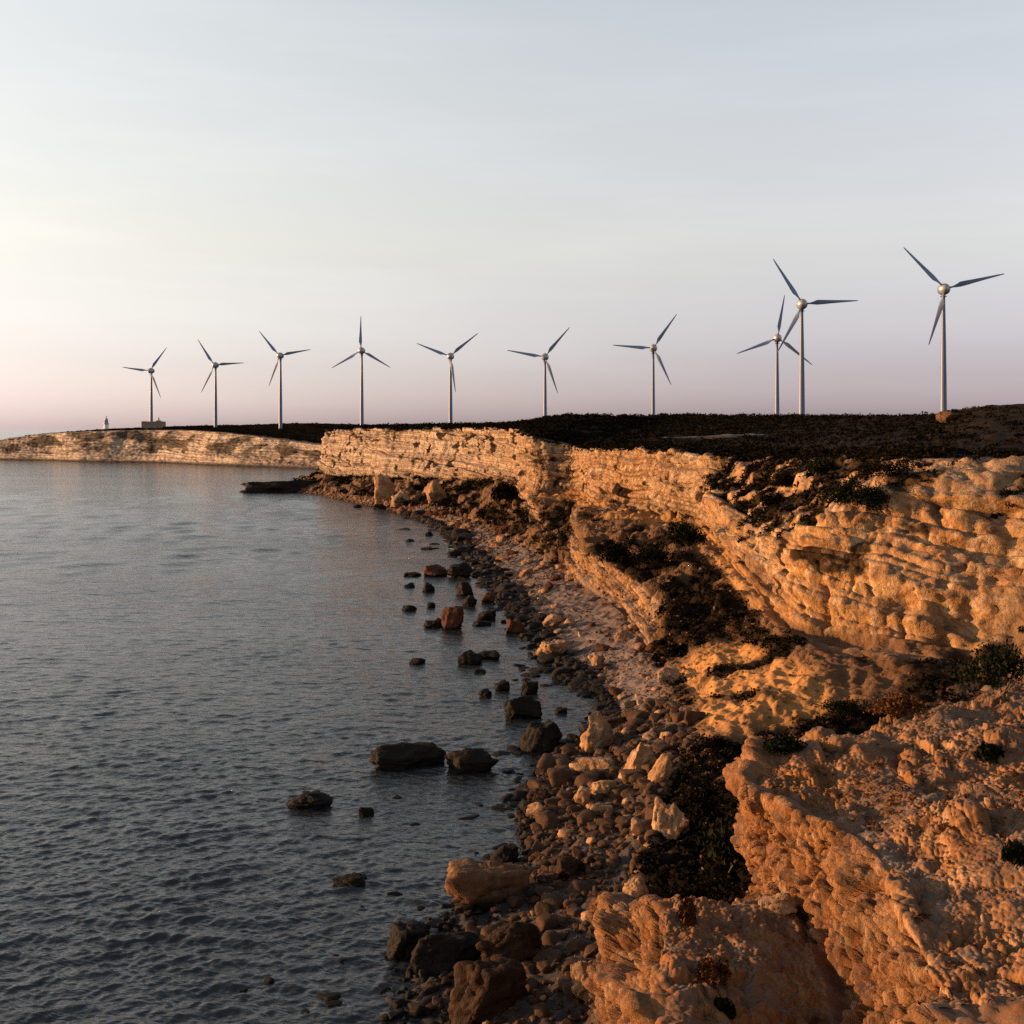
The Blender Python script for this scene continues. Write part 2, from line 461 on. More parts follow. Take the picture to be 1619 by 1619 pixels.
ST = [  # U is derived; W, F, M, B, T, P1, P2, P3   (x, y, z) metres
 [(-62,545,0),(-60,542,1),(-58,541,3),(-54,540,4.5),(-48,540,22),(-35,540,24),(-10,545,25),(20,580,24)],
 [(-97,470,0),(-93,473,1.5),(-86,477,3),(-83,477,4.5),(-78,477,22.5),(-68,482,24.0),(-38,505,25),(10,570,24)],
 [(-92,436,0),(-88,444,1.5),(-83,451,3.5),(-79.5,455,5.5),(-77,456,23.0),(-69,465,24.3),(-38,490,25.4),(12,560,24)],
 [(-70,398,0),(-70,405,1.8),(-69,415,3.6),(-68,427,6),(-67,431,23.5),(-60,438,24.5),(-30,470,25.5),(20,560,24)],
 [(-51,358,0),(-51.5,364,2.2),(-53.5,385,4.8),(-56,402,7),(-57,405,23.8),(-51,413,24.6),(-20,452,25.6),(30,560,24)],
 [(-35.6,326,0),(-36,332,2.2),(-36,352,5),(-35.6,364,8.5),(-34,368,24),(-29,378,24.8),(0,430,25.9),(60,560,24)],
 [(-18.7,271,0),(-18,290,2.4),(-17,313,5.5),(-15.8,326,10),(-13.3,330,24.4),(-9,340,24.9),(14,420,26.6),(90,560,24)],
 [(-12.4,228,0),(-4,240,2.2),(-1.0,250,7.5),(0,283,12),(-.5,287,24.2),(6,300,26.2),(16,325,28.0),(130,540,25)],
 [(-7,189,0),(4.5,195,2.2),(6.5,208,6),(4.2,236,11.3),(5.0,238,22.4),(12,252,24.0),(35,345,28.4),(150,520,25)],
 [(-4.5,172,0),(7,178,2.2),(10,194,5.5),(14.0,231,11.5),(13.6,234,20.6),(19,246,22.2),(50,395,28.9),(170,540,24)],
 [(-2.7,158,0),(9,165,2.2),(10.6,170,6),(14.8,210,11.5),(14.6,213,20.3),(20,226,21.6),(60,412,29.2),(190,560,24)],
 [(-.4,136,0),(13.4,132,2.2),(15.0,137,6.2),(22,189,11),(22.3,191,20.9),(28,203,21.6),(72,424,29.4),(230,560,24)],
 [(2.7,116,0),(13.8,114,2.2),(16.2,119,6.2),(28.3,167,10.5),(29.6,170,20.4),(34,182,21.3),(95,430,29.4),(260,560,24)],
 [(5.5,106,0),(14,102,2.3),(18.8,108,5.3),(25,117,9.8),(28.7,128,14.0),(36.5,150,20.3),(41,163,21.4),(120,430,29.4),(290,540,24)],
 [(7,99,0),(13,92.5,2.2),(20.5,99,5.3),(24.5,98,8),(27.3,101.5,14.8),(37.0,121,21.2),(42,132,21.9),(146,428,29.4),(310,500,24)],
 [(4,88,0),(11.8,82.5,2),(22,84,5.6),(28.5,90.5,8),(33.2,96.0,19.3),(36.8,102,22),(43,112,22.5),(166,420,29.6),(320,440,26)],
 [(2.2,83.5,0),(10.9,79,2),(22,80.5,4.2),(33.8,86.0,7.8),(39.0,91.0,19.2),(42.5,96,22),(50,104,22.6),(112,255,30.0),(260,300,30)],
 [(1.6,81.5,0),(10.6,77.2,2),(21.8,78.5,3.8),(38,82,8.2),(47,86,19.0),(55,90,22.3),(66,98,23),(135,230,31.0),(270,280,31)],
 [(.9,79.5,0),(10.2,75,2),(21.0,75.5,3.6),(33,76.5,7.0),(50,79,9.5),(64,83,15),(90,100,26),(260,200,31)],
 [(.3,77.5,0),(9.8,73,2),(17.5,70,3.2),(24,67,5.5),(30,63.5,10.2),(42,66,13),(70,80,20),(180,140,30)],
 [(-.2,75,0),(9.3,70.7,2),(14,66,3),(17.5,60,4.8),(20.8,56.5,10.1),(30,56,12),(50,62,16),(120,112,28)],
 [(-.3,72,0),(8.8,68,2),(11.8,62,3),(12.6,54,4.6),(13.6,50.8,10.4),(24,49.5,12.2),(40,52,16),(120,100,28)],
 [(-.4,69,0),(8.3,65,2),(10.2,58.5,2.8),(11.1,49.6,4.8),(11.7,48.3,10.8),(22,45,11.8),(36,47,15.5),(110,85,27)],
 [(-.5,66,0),(7.7,62,2),(9.2,54,2.8),(10.0,46.8,4.6),(10.3,46.4,9.9),(20,43,11.3),(33,43,15),(105,75,26)],
 [(-1.2,62.5,0),(6.8,58,2),(8.0,50.5,3.0),(10.3,44.2,5.3),(10.9,44.8,9.7),(20,41.5,11.1),(31,41,14.5),(102,70,25)],
 [(-2.6,59.5,0),(5.7,54.5,1.9),(6.6,45.5,4.4),(10.5,42.5,6.3),(11.8,43.3,9.7),(20,40.5,11.2),(29,40.5,14),(98,64,25)],
 [(-4.4,55.5,0),(4.6,49.5,1.8),(5.9,41.3,7.4),(10.7,41.3,6.8),(11.6,41.7,10.0),(20,40,12.3),(28,40,14),(92,58,24)],
 [(-5.3,52,0),(3.9,46.5,1.8),(5.2,38.6,7.5),(10.6,39,6.7),(12.2,39.6,10.4),(20,39,12.4),(27,39,13.7),(84,50,24)],
 [(-5.6,49.5,0),(3.5,44,1.8),(4.8,36.4,7.3),(10.3,36.3,6.5),(12.2,36.9,10.7),(20,37,12.5),(27,37,13.6),(80,47,23)],
 [(-5.5,46,0),(3.1,40,1.7),(4.4,33.2,6.8),(9.7,33,5.8),(11.9,33.6,10.3),(19,34,12.2),(26,34,13.5),(70,40,23)],
 [(-5,38,0),(3.0,32,1.6),(4.4,28.5,6.6),(9.4,28.5,6.2),(11.6,29,9.8),(18,28.5,11),(26,28,13.5),(60,26,23)],
 [(-6,18,0),(0,16,2),(1,15,4),(2,14,7),(3,12.5,11.5),(9,11,14),(18,9,18),(60,-5,24)],
 [(-14,-8,0),(-10,-7,2),(-8,-6,8),(-6,-5,15),(-3,-3,23.2),(5,-6,23.4),(20,-12,24),(60,-40,25)],
]
def with_under(rows, out=9.0, dep=-2.8):
    R = []
    for r in rows:
        w, f = np.array(r[0], float), np.array(r[1], float)
        d = (w - f); d[2] = 0
        d /= np.linalg.norm(d) + 1e-6
        # mostly seaward
        u = w + out * d; u[2] = dep
        w[2] = -.35
        row = [u, w] + [np.array(q, float) for q in r[1:]]
        if len(row) == 9:
            row.insert(5, .5 * (row[4] + row[5]))
        R.append(row)
    return np.array(R)

def terrain_attrs(P, T, A, D):
    y = P[:, 1]
    rough = (.30 + .60 * A['face'] + .45 * A['tal']) * (1 - .55 * A['beach']) * (1 - .45 * A['plat'] * (1 - .9 * A['near'])) * (.62 + .38 * sstep(60, 160, D))
    wet = np.clip(1 - (P[:, 2] - .55 - .9 * perlin(P / 2.5)) / .6, 0, 1) * (A['beach'] > .02)
    wet = np.maximum(wet, .93 * sstep(74, 56, y) * sstep(1.0, 1.1, T) * sstep(2.5, 2.0, T) * sstep(-1.3, -.7, perlin(P / 3)))  # also darkens the whole near shore, from waterline up to cliff foot
    veg = A['veg'].copy()
    # near spur and ledges: bare gravel and rock, hardly any scrub
    bare = sstep(78, 70, y) * sstep(3, 5, P[:, 0]) * (T > 4)
    bare = np.maximum(bare, (T > 2.35) * sstep(47.5, 45.5, y))
    sand = sstep(76, 82, y) * sstep(108, 98, y) * sstep(2.15, 2.3, T) * sstep(3.35, 3.0, T) * sstep(-.35, .1, perlin(P / 5) + .25)
    sand = np.maximum(sand, .9 * sstep(3.62, 3.76, T) * sstep(4.03, 3.96, T) * sstep(92, 98, y) * sstep(300, 240, y) * sstep(-.3, .1, perlin(P / 9)))
    facev = A['face'] * (T > 4.02) * (T < 5.05) * sstep(.33, .52, fbm(P / np.array([6, 6, 4.0]) + 31, 4)) * sstep(78, 84, y) * .92
    veg = np.maximum(veg, facev)
    rimv = sstep(101, 106, y) * sstep(172, 155, y) * sstep(4.36, 4.5, T) * sstep(5.1, 5.0, T) * sstep(-.22, .10, fbm(P / np.array([5, 5, 5]) + 51, 3))
    veg = np.maximum(veg, .95 * rimv)
    veg *= (1 - .97 * bare) * (1 - sand)
    hollow = sstep(78, 74, y) * sstep(45, 48, y) * sstep(2.02, 2.25, T) * sstep(4.25, 4.0, T) * sstep(-.75, -.2, perlin(P / 4) + .5 * perlin(P / 1.5))
    veg = np.maximum(veg, hollow)
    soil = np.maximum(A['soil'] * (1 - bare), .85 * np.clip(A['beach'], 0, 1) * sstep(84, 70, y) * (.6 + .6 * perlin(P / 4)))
    rough = rough * (1 - .5 * sand)
    rust = sstep(80, 62, y) * (T > 2.1)
    return dict(rim=rimv, rust=rust, hollow=hollow, sand=sand, pale=sstep(150, 400, D) * .75, veg=veg, soil=soil, beach=np.clip(A['beach'], 0, 1), wet=wet, rough=rough)  # pale rises with distance, standing in for haze

CUT = [k for k, r in enumerate(ST) if r[0] == (1.6, 81.5, 0)][0]
LOFT = with_under(ST)
def build(name, label, ns, seg, span, soft):
    G, ts, _, _ = loft(LOFT, ns, seg, (.04, .12), span, soft)
    P, T, D, A = sculpt(G, ts)
    at_ = terrain_attrs(P, T, A, D)
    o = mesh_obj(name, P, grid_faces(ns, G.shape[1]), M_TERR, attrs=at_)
    tag(o, kind='structure', label=label)
    A.update(veg=at_['veg'], hollow=at_['hollow'], rim=at_['rim'])
    return P, T, D, A
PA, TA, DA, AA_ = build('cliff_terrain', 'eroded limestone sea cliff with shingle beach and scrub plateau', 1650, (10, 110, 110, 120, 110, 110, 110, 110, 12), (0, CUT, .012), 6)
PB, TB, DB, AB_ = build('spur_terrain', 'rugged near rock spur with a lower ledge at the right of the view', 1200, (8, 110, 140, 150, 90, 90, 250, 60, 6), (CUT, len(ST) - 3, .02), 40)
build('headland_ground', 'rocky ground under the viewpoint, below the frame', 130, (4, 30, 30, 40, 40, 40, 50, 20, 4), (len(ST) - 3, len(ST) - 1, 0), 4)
P = np.concatenate([PA, PB]); T = np.concatenate([TA, TB]); D = np.concatenate([DA, DB])
A = {k: np.concatenate([AA_[k], AB_[k]]) for k in AA_}

HS = [
 [(-440,868,0),(-439,869,.8),(-438,870,2),(-437,871,3.5),(-436,871.5,10),(-390,880,8),(-384,890,9),(-380,940,9)],
 [(-396,838,0),(-395,840,.8),(-394,842,4),(-393,844,6.5),(-391,845,15.5),(-378,858,17.5),(-356,875,16.5),(-350,960,16)],
 [(-353.6,819,0),(-352.5,821,.8),(-352,823,5),(-351,825,8),(-349.5,827,19.8),(-340,840,20.8),(-326,860,21.6),(-318,960,19)],
 [(-313,789,0),(-312,791,.8),(-311,793,6),(-310,795,9),(-308,799,21.4),(-300,812,23.0),(-288,850,24.2),(-270,960,20)],
 [(-249.6,761,0),(-248.5,764,1),(-247.5,766,6),(-246.5,768,10),(-245,772,22.6),(-240,788,24),(-232,830,26.0),(-210,960,20)],
 [(-196,711,0),(-195,714,1.2),(-194,716,6),(-193,719,9),(-192,723,21.0),(-190,740,22.6),(-186,800,26.8),(-160,960,20)],
 [(-152,678,0),(-151,682,1.4),(-150,686,5),(-149.5,689,8),(-149,692,17.2),(-148,710,19.6),(-146,765,28),(-110,940,20)],
 [(-115.5,648,0),(-115,652,1.5),(-114,657,4),(-113.5,660,7),(-113,663,13.6),(-112,680,17),(-112,742,27.2),(-60,930,20)],
 [(-82,620,0),(-81,624,1.5),(-80,628,4),(-79,631,7),(-78,634,12.5),(-77,650,16),(-68,716,26.5),(-10,900,20)],
 [(-38,600,0),(-37,604,1.5),(-36,607,4),(-35,610,7),(-34,613,12),(-25,630,16),(20,700,22),(60,860,19)],
 [(30,600,0),(31,604,1.5),(32,607,4),(33,610,7),(34,613,12),(60,640,16),(120,700,20),(200,860,18)],
 [(160,590,0),(161,592,1.5),(162,594,4),(163,596,7),(164,598,12),(190,640,18),(240,700,20),(330,860,18)],
]
G2, ts2, _, _ = loft(with_under(HS, out=6), 760, (4, 16, 30, 30, 40, 40, 50, 60, 6))
P2, T2, D2, A2 = sculpt(G2, ts2, .7, seed=63.0)
rough2 = .2 * A2['face'] + .3 * A2['tal'] + .15
wet2 = np.clip(1 - (P2[:, 2] - .5) / .8, 0, 1)
veg2 = np.clip(A2['plat'] + .0, 0, 1)
veg2 = np.maximum(veg2, (T2 > 3) * (T2 < 5) * sstep(.1, .5, fbm(P2 / np.array([22, 22, 7]) + 5, 3) + .45 * np.exp(-((T2 - 4.38) / .22) ** 2)) * .75)
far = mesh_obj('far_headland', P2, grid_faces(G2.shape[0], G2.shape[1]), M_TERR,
               attrs=dict(pale=np.ones(len(P2)), veg=veg2, soil=A2['soil'] * .35, beach=A2['beach'], wet=wet2, rough=rough2))  # full pale: haze of the far shore put into its stone colour
tag(far, kind='structure', label='low pale headland across the bay with a dark scrub top')

ALLXY = np.concatenate([P[:, :2], P2[:, :2]]); ALLZ = np.concatenate([P[:, 2], P2[:, 2]])
def ground_z(x, y):
    d = (ALLXY[:, 0] - x) ** 2 + (ALLXY[:, 1] - y) ** 2
    k = np.argpartition(d, 12)[:12]
    k = k[d[k] < max(4.0, d[k].min() * 2.2)]
    return float(np.max(ALLZ[k]))

PIXX = CX + P[:, 0] / np.maximum(P[:, 1], 1) * F
PIXY = HOR + (EYE - P[:, 2]) / np.maximum(P[:, 1], 1) * F
def surf_at(px, py, dmin=0, dmax=1e9):
    """nearest visible coast vertex on the sight line through a photo pixel"""
    d = (PIXX - px) ** 2 + (PIXY - py) ** 2
    ok = np.where((d < 49) & (P[:, 1] > max(dmin, 20)) & (P[:, 1] < dmax))[0]
    if len(ok) == 0:
        ok = np.where((P[:, 1] > max(dmin, 20)) & (P[:, 1] < dmax))[0]
        return P[ok[np.argmin(d[ok])]]
    return P[ok[np.argmin(P[ok, 1] + .15 * d[ok])]]

# ------------------------------------------------------------------ sea
az = np.concatenate([np.radians(np.linspace(-180, -36, 40, endpoint=False)),
                     np.radians(np.linspace(-36, 36, 900)), np.radians(np.linspace(36, 180, 41)[1:])])
rows = np.linspace(HOR + 5.0, 1900, 1400)
rad = np.concatenate([[.5, 8, 16, 24, 30], (EYE * F / (rows - HOR))[::-1]])
RR, AA = np.meshgrid(rad, az, indexing='ij')
SX, SY = RR * np.sin(AA), RR * np.cos(AA)
dr = np.gradient(rad)[:, None] + 0 * AA
H = np.zeros_like(SX)
wr = np.random.default_rng(3)
for k in range(64):
    lam = math.exp(wr.uniform(math.log(.32), math.log(2.6)))
    th = math.radians(wr.normal(-14, 28)); ph = wr.uniform(0, 2 * PI)
    kx, ky = math.sin(th) * 2 * PI / lam, math.cos(th) * 2 * PI / lam
    amp = .046 / (1 + .45 * lam) * lam / (2 * PI)
    att = np.clip(1.5 * (lam / 2.2 - dr) / (lam / 2.2), 0, 1)
    H += att * amp * np.sin(kx * SX + ky * SY + ph)
# longer wind sea farther out
for k in range(26):
    lam = math.exp(wr.uniform(math.log(4.5), math.log(13)))
    th = math.radians(wr.normal(-14, 26)); ph = wr.uniform(0, 2 * PI)
    att = np.clip(1.5 * (lam / 2.2 - dr) / (lam / 2.2), 0, 1) * sstep(90, 330, RR)
    H += att * .032 * lam / (2 * PI) * np.sin((math.sin(th) * SX + math.cos(th) * SY) * 2 * PI / lam + ph)
SP = np.stack([SX, SY, 0 * SX], -1).reshape(-1, 3)
H *= (.95 + .55 * perlin(SP / np.array([34, 13, 1])) + .3 * perlin(SP / np.array([11, 5, 1]) + 9)).reshape(H.shape)
H *= sstep(1500, 500, RR)
sea = mesh_obj('sea', np.stack([SX, SY, H], -1).reshape(-1, 3), grid_faces(len(rad), len(az))[:, ::-1], M_SEA)
tag(sea, kind='structure', label='calm dark sea with fine evening ripples')

fv, ff = [], []
wl = np.where((T > .95) & (T < 1.25) & (np.abs(P[:, 2]) < .12) & (P[:, 1] > 150) & (P[:, 1] < 260))[0]
fr_ = np.random.default_rng(21)
for n in range(26):
    k = wl[fr_.integers(len(wl))] if n > 20 else wl[np.argmin((P[wl, 1] - fr_.uniform(178, 236)) ** 2 + fr_.uniform(0, .4, len(wl)))]
    c = P[k]; ln = fr_.uniform(.4, 1.3); wd = ln * fr_.uniform(.2, .5); an = fr_.normal(.35, .5)
    m_ = 18; o = len(fv)
    for j in range(m_):
        a_ = 2 * PI * j / m_; q = 1 + .45 * fr_.normal()
        u_, v_ = ln * math.cos(a_) * max(.3, q), wd * math.sin(a_) * max(.3, q)
        fv.append((c[0] - .9 + u_ * math.cos(an) - v_ * math.sin(an), c[1] + u_ * math.sin(an) + v_ * math.cos(an), .075 + .01 * fr_.random()))
    ff.append(list(range(o, o + m_)))
foam = mesh_obj('foam', fv, ff, simple_mat('sea_foam', (.62, .60, .60), .9, .4, 2.0), smooth=False)
tag(foam, 'thin white foam slivers where ripples meet the shore rocks', 'foam', kind='stuff')

# ------------------------------------------------------------------ wind turbines
def lathe(profile, n=24, axis='z'):
    V, Fc = [], []
    for r, h in profile:
        for k in range(n):
            a = 2 * PI * k / n
            V.append((r * math.cos(a), r * math.sin(a), h) if axis == 'z' else (r * math.cos(a), h, r * math.sin(a)))
    m = len(profile)
    for i in range(m - 1):
        for k in range(n):
            k2 = (k + 1) % n
            Fc.append([i * n + k, i * n + k2, (i + 1) * n + k2, (i + 1) * n + k])
    Fc.append(list(range(n))[::-1]); Fc.append([(m - 1) * n + k for k in range(n)])
    return V, Fc

def blade_mesh(R=22.0, r0=1.9):
    """blade along +z from the hub centre, seen from -y, trailing edge on the -x side"""
    st = [(r0, .34, .34, .0, 0.9), (3.0, .36, .34, .05, .9), (4.2, .70, .30, .12, .6), (5.6, 1.02, .24, .30, .42), (7.5, .93, .17, .26, .30),
          (11, .70, .11, .2, .2), (15, .50, .07, .14, .12), (19, .33, .045, .08, .06), (21.4, .20, .03, .03, .03), (R, .06, .02, .0, .02)]
    n = 12; V, Fc = [], []
    for (z, c, th, off, tw) in st:
        for k in range(n):
            a = 2 * PI * k / n
            x = c * math.cos(a) - off; y = th * math.sin(a) * (1 if c < .4 and th > .3 else (.55 + .45 * math.cos(a)))
            V.append((x * math.cos(tw) - y * math.sin(tw), x * math.sin(tw) * 1 + y * math.cos(tw), z))
    for i in range(len(st) - 1):
        for k in range(n):
            k2 = (k + 1) % n
            Fc.append([i * n + k, i * n + k2, (i + 1) * n + k2, (i + 1) * n + k])
    Fc.append(list(range(n))[::-1]); Fc.append([(len(st) - 1) * n + k for k in range(n)])
    return V, Fc

TURB = [  # hub px, hub py, blade length px, first-blade tip, label
 (1497, 456, 93.0, (1590, 433), 'large wind turbine standing behind the scrub knoll, its lowest blade crossing the tower'),
 (1271, 480, 86.0, (1358, 476), 'nearer and taller of the two overlapping wind turbines, one blade level'),
 (1231, 534, 69.0, (1242, 465), 'smaller wind turbine overlapped by a nearer taller one, one blade nearly upright'),
 (1034, 550, 65.0, (1072, 495), 'single wind turbine behind the dirt track, left of the overlapping pair'),
 (862, 564, 61.5, (902, 517), 'wind turbine rising behind the rounded hump on the cliff top'),
 (712, 563, 58.0, (757, 527), 'wind turbine with its lower blade nearly along the tower and two raised like a V'),
 (571, 554, 55.0, (571, 499), 'wind turbine with one blade straight up over the tip of the nearer headland'),
 (442, 562, 51.8, (492, 553), 'wind turbine on the far headland slope, taller, its right blade almost level'),
 (339, 577, 49.0, (387, 574), 'small wind turbine between the ruin and the taller far headland turbine'),
 (237, 586, 46.5, (266, 548), 'smallest wind turbine, standing behind the stone ruin'),
]
PIXM = 22.0
bv, bf = blade_mesh()
proto = {}
nV, nF = lathe([(.05, 2.35), (.7, 2.25), (1.3, 1.85), (1.75, 1.2), (2.0, .35), (2.08, -.1)][::-1], 28, 'y')
for i, (hx, hy, bl, tip, lab) in enumerate(TURB):
    d = F * PIXM / bl
    hub = at(hx, hy, d)
    bx, by = hub[0], hub[1] + 3.2           # rotor stands in front of the tower
    gz = ground_z(bx, by)
    base = gz - .5
    t = empty('wind_turbine', (bx, by, base), math.radians(-6))
    tag(t, lab, 'wind turbine', 'wind turbines in a row on the headland')
    hh = hub[2] - base
    top = hh - 2.5
    pr = [(1.28, 0), (1.24, 1.0), (1.12, top * .3), (.92, top * .62), (.66, top * .93), (.62, top)]
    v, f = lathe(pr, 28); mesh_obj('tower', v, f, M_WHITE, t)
    cv, cf = lathe([(.60, top), (.78, top + .1), (.66, top + .5), (.66, top + 2.0)], 24)
    mesh_obj('tower_collar', cv, cf, M_NECK, t)
    pv, pf = lathe([(1.25, top - .25), (1.25, top - .12)], 20); mesh_obj('service_platform', pv, pf, M_NECK, t)
    # nacelle: egg narrowing to the rear (+y), spinner: ball cap to the front (-y)
    if not proto:
        v, f = lathe([(2.12, -1.3), (2.16, -.3), (2.02, 1.0), (1.66, 2.3), (1.12, 3.4), (.5, 4.1), (.06, 4.3)], 28, 'y')
        proto['n'] = mesh_obj('nacelle', v, f, M_WHITE, t); na = proto['n']
        v, f = lathe([(2.0, -1.42), (2.0, -1.30)], 28, 'y'); proto['g'] = mesh_obj('rotor_gap_ring', v, f, M_NECK, t); gp = proto['g']
        v, f = lathe([(.05, -3.75), (.62, -3.66), (1.2, -3.32), (1.68, -2.78), (2.0, -2.1), (2.16, -1.44)], 28, 'y')
        proto['s'] = mesh_obj('spinner', v, f, M_STEEL, t); sp = proto['s']
        v, f = lathe([(.05, 0), (.04, 1.1)], 8); proto['m'] = mesh_obj('wind_vane_mast', v, f, M_NECK, na); ma = proto['m']
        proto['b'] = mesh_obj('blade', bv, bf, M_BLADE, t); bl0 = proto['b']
        blades = [bl0]
    else:
        na, gp, sp, ma = [proto[k].copy() for k in 'ngsm']
        for o in (na, gp, sp): o.parent = t
        ma.parent = na
        for o in (na, gp, sp, ma): COL.objects.link(o)
        b0 = proto['b'].copy(); b0.parent = t; COL.objects.link(b0); blades = [b0]
    for o in (na, gp, sp): o.location = (0, 0, hh)
    ma.location = (0, .6, 2.0)
    for _ in range(2):
        b = proto['b'].copy(); b.parent = t; COL.objects.link(b); blades.append(b)
    a0 = math.atan2(tip[0] - hx, hy - tip[1])      # clockwise from up, seen from the camera
    for k, b in enumerate(blades):
        b.location = (0, -2.5, hh)
        b.rotation_euler = (0, a0 + k * 2 * PI / 3, 0)

# ------------------------------------------------------------------ lighthouse and ruin
def box(x0, x1, y0, y1, z0, z1):
    V = [(x, y, z) for z in (z0, z1) for (x, y) in ((x0, y0), (x1, y0), (x1, y1), (x0, y1))]
    return V, [[0, 3, 2, 1], [4, 5, 6, 7], [0, 1, 5, 4], [1, 2, 6, 5], [2, 3, 7, 6], [3, 0, 4, 7]]
def join(*ms):
    V, Fc = [], []
    for v, f in ms:
        o = len(V); V += list(v); Fc += [[i + o for i in q] for q in f]
    return V, Fc

lp = at(168, 676, 880.0)
gz = ground_z(lp[0], lp[1])
lt = empty('lighthouse', (lp[0], lp[1], gz - .3))
tag(lt, 'tiny white lighthouse with a lantern top near the tip of the far headland', 'lighthouse')
topz = at(168, 657, 880.0)[2] - (gz - .3)
v, f = lathe([(2.1, 0), (1.9, topz * .30), (1.7, topz * .48)], 20); mesh_obj('tower', v, f, M_LTWHITE, lt)
v, f = join(box(-3.2, 3.2, -2.5, 2.5, 0, topz * .22)); mesh_obj('keepers_house', v, f, M_LTWHITE, lt)
v, f = lathe([(2.3, topz * .48), (2.4, topz * .53)], 20); mesh_obj('gallery', v, f, M_LTGREY, lt)
v, f = lathe([(1.5, topz * .53), (1.3, topz * .74), (1.45, topz * .75), (.9, topz * .83), (.2, topz * .88)], 16); la = mesh_obj('lantern_room', v, f, M_LTGREY, lt)
v, f = join(lathe([(.12, topz * .86), (.10, topz * 1.0)], 8), lathe([(.75, topz * .915), (.75, topz * .945)], 8)); mesh_obj('finial', v, f, M_LTGREY, la)

rp = at(243, 676, 806.0)
gz = ground_z(rp[0], rp[1])
bz = min(gz, rp[2]) - .4
ru = empty('stone_ruin', (rp[0], rp[1], bz))
tag(ru, 'low roofless brown stone ruin with a chimney stub below the smallest turbine', 'building')
S = 806 / F
ht = at(243, 666, 806)[2] - bz
v, f = join(box(-16.5*S, -9*S, -4, -3.4, 0, ht), box(-9*S, 4*S, -4, -3.4, 0, ht*.97), box(5*S, 16.5*S, -4, -3.4, 0, ht),
            box(-16.5*S, -16.5*S+.6, -3.4, 4, 0, ht*.98), box(16.5*S-.6, 16.5*S, -3.4, 4, 0, ht*.96), box(-16.5*S+.6, 16.5*S-.6, 3.4, 4, 0, ht*.93),
            box(4*S, 5*S, -4, -3.4, ht*.72, ht*.97))
mesh_obj('wall', v, f, M_MASON, ru, smooth=False)
v, f = join(box(6*S, 11*S, -2.5, .5, 0, ht*1.12), box(8.6*S, 9.8*S, -2, -1.2, ht*1.12, ht*1.5))
mesh_obj('chimney', v, f, M_MASON, ru, smooth=False)
v, f = box(4*S, 5*S, -3.6, -3.45, 0, ht*.7)
mesh_obj('doorway', v, f, M_LTWHITE, ru, smooth=False)

# ------------------------------------------------------------------ rocks
def ico(sub):
    import bmesh
    bm = bmesh.new(); bmesh.ops.create_icosphere(bm, subdivisions=sub, radius=1)
    v = np.array([q.co[:] for q in bm.verts]); f = np.array([[w.index for w in q.verts] for q in bm.faces]); bm.free()
    return v, f
ICO = {k: ico(k) for k in (1, 2, 3, 4, 5)}

def rock_shape(seed, sub=4, blocky=.6, ncut=9, rough=.10):
    r = np.random.default_rng(seed)
    v, f = ICO[sub]
    v = v.copy()
    # between a ball and a box
    m = np.max(np.abs(v), axis=1, keepdims=True)
    v = v * (1 - blocky) + (v / m) * .82 * blocky
    for _ in range(ncut):
        n = r.normal(size=3); n /= np.linalg.norm(n)
        dd = r.uniform(.52, .86)
        k = np.maximum(0, v @ n - dd)
        v -= k[:, None] * n[None]
    s = r.uniform(0, 50, 3)
    nn = v / (np.linalg.norm(v, axis=1, keepdims=True) + 1e-6)
    o1, g1 = blocks(v * 1.6 + s[None]); d = rough * fbm(v * 1.7 + s, 3) + rough * .5 * ridged(v * 3.3 + s, 2) + rough * (.7 * o1 - .25 * np.exp(-g1 / .06))
    v += nn * d[:, None]
    v /= np.maximum(np.abs(v).max(0), 1e-3)
    return v, f

def rock(name, base, w, h, dep, seed, mat, rz=0, tilt=(0, 0), sub=4, sink=.18, **kw):
    v, f = rock_shape(seed, sub, **kw)
    v = v * np.array([w / 2, dep / 2, h / 2 / (1 - sink)])
    v[:, 2] += h - h / 2 / (1 - sink)
    o = mesh_obj(name, v, f, mat)
    o.location = base
    o.rotation_euler = (tilt[0], tilt[1], rz)
    return o

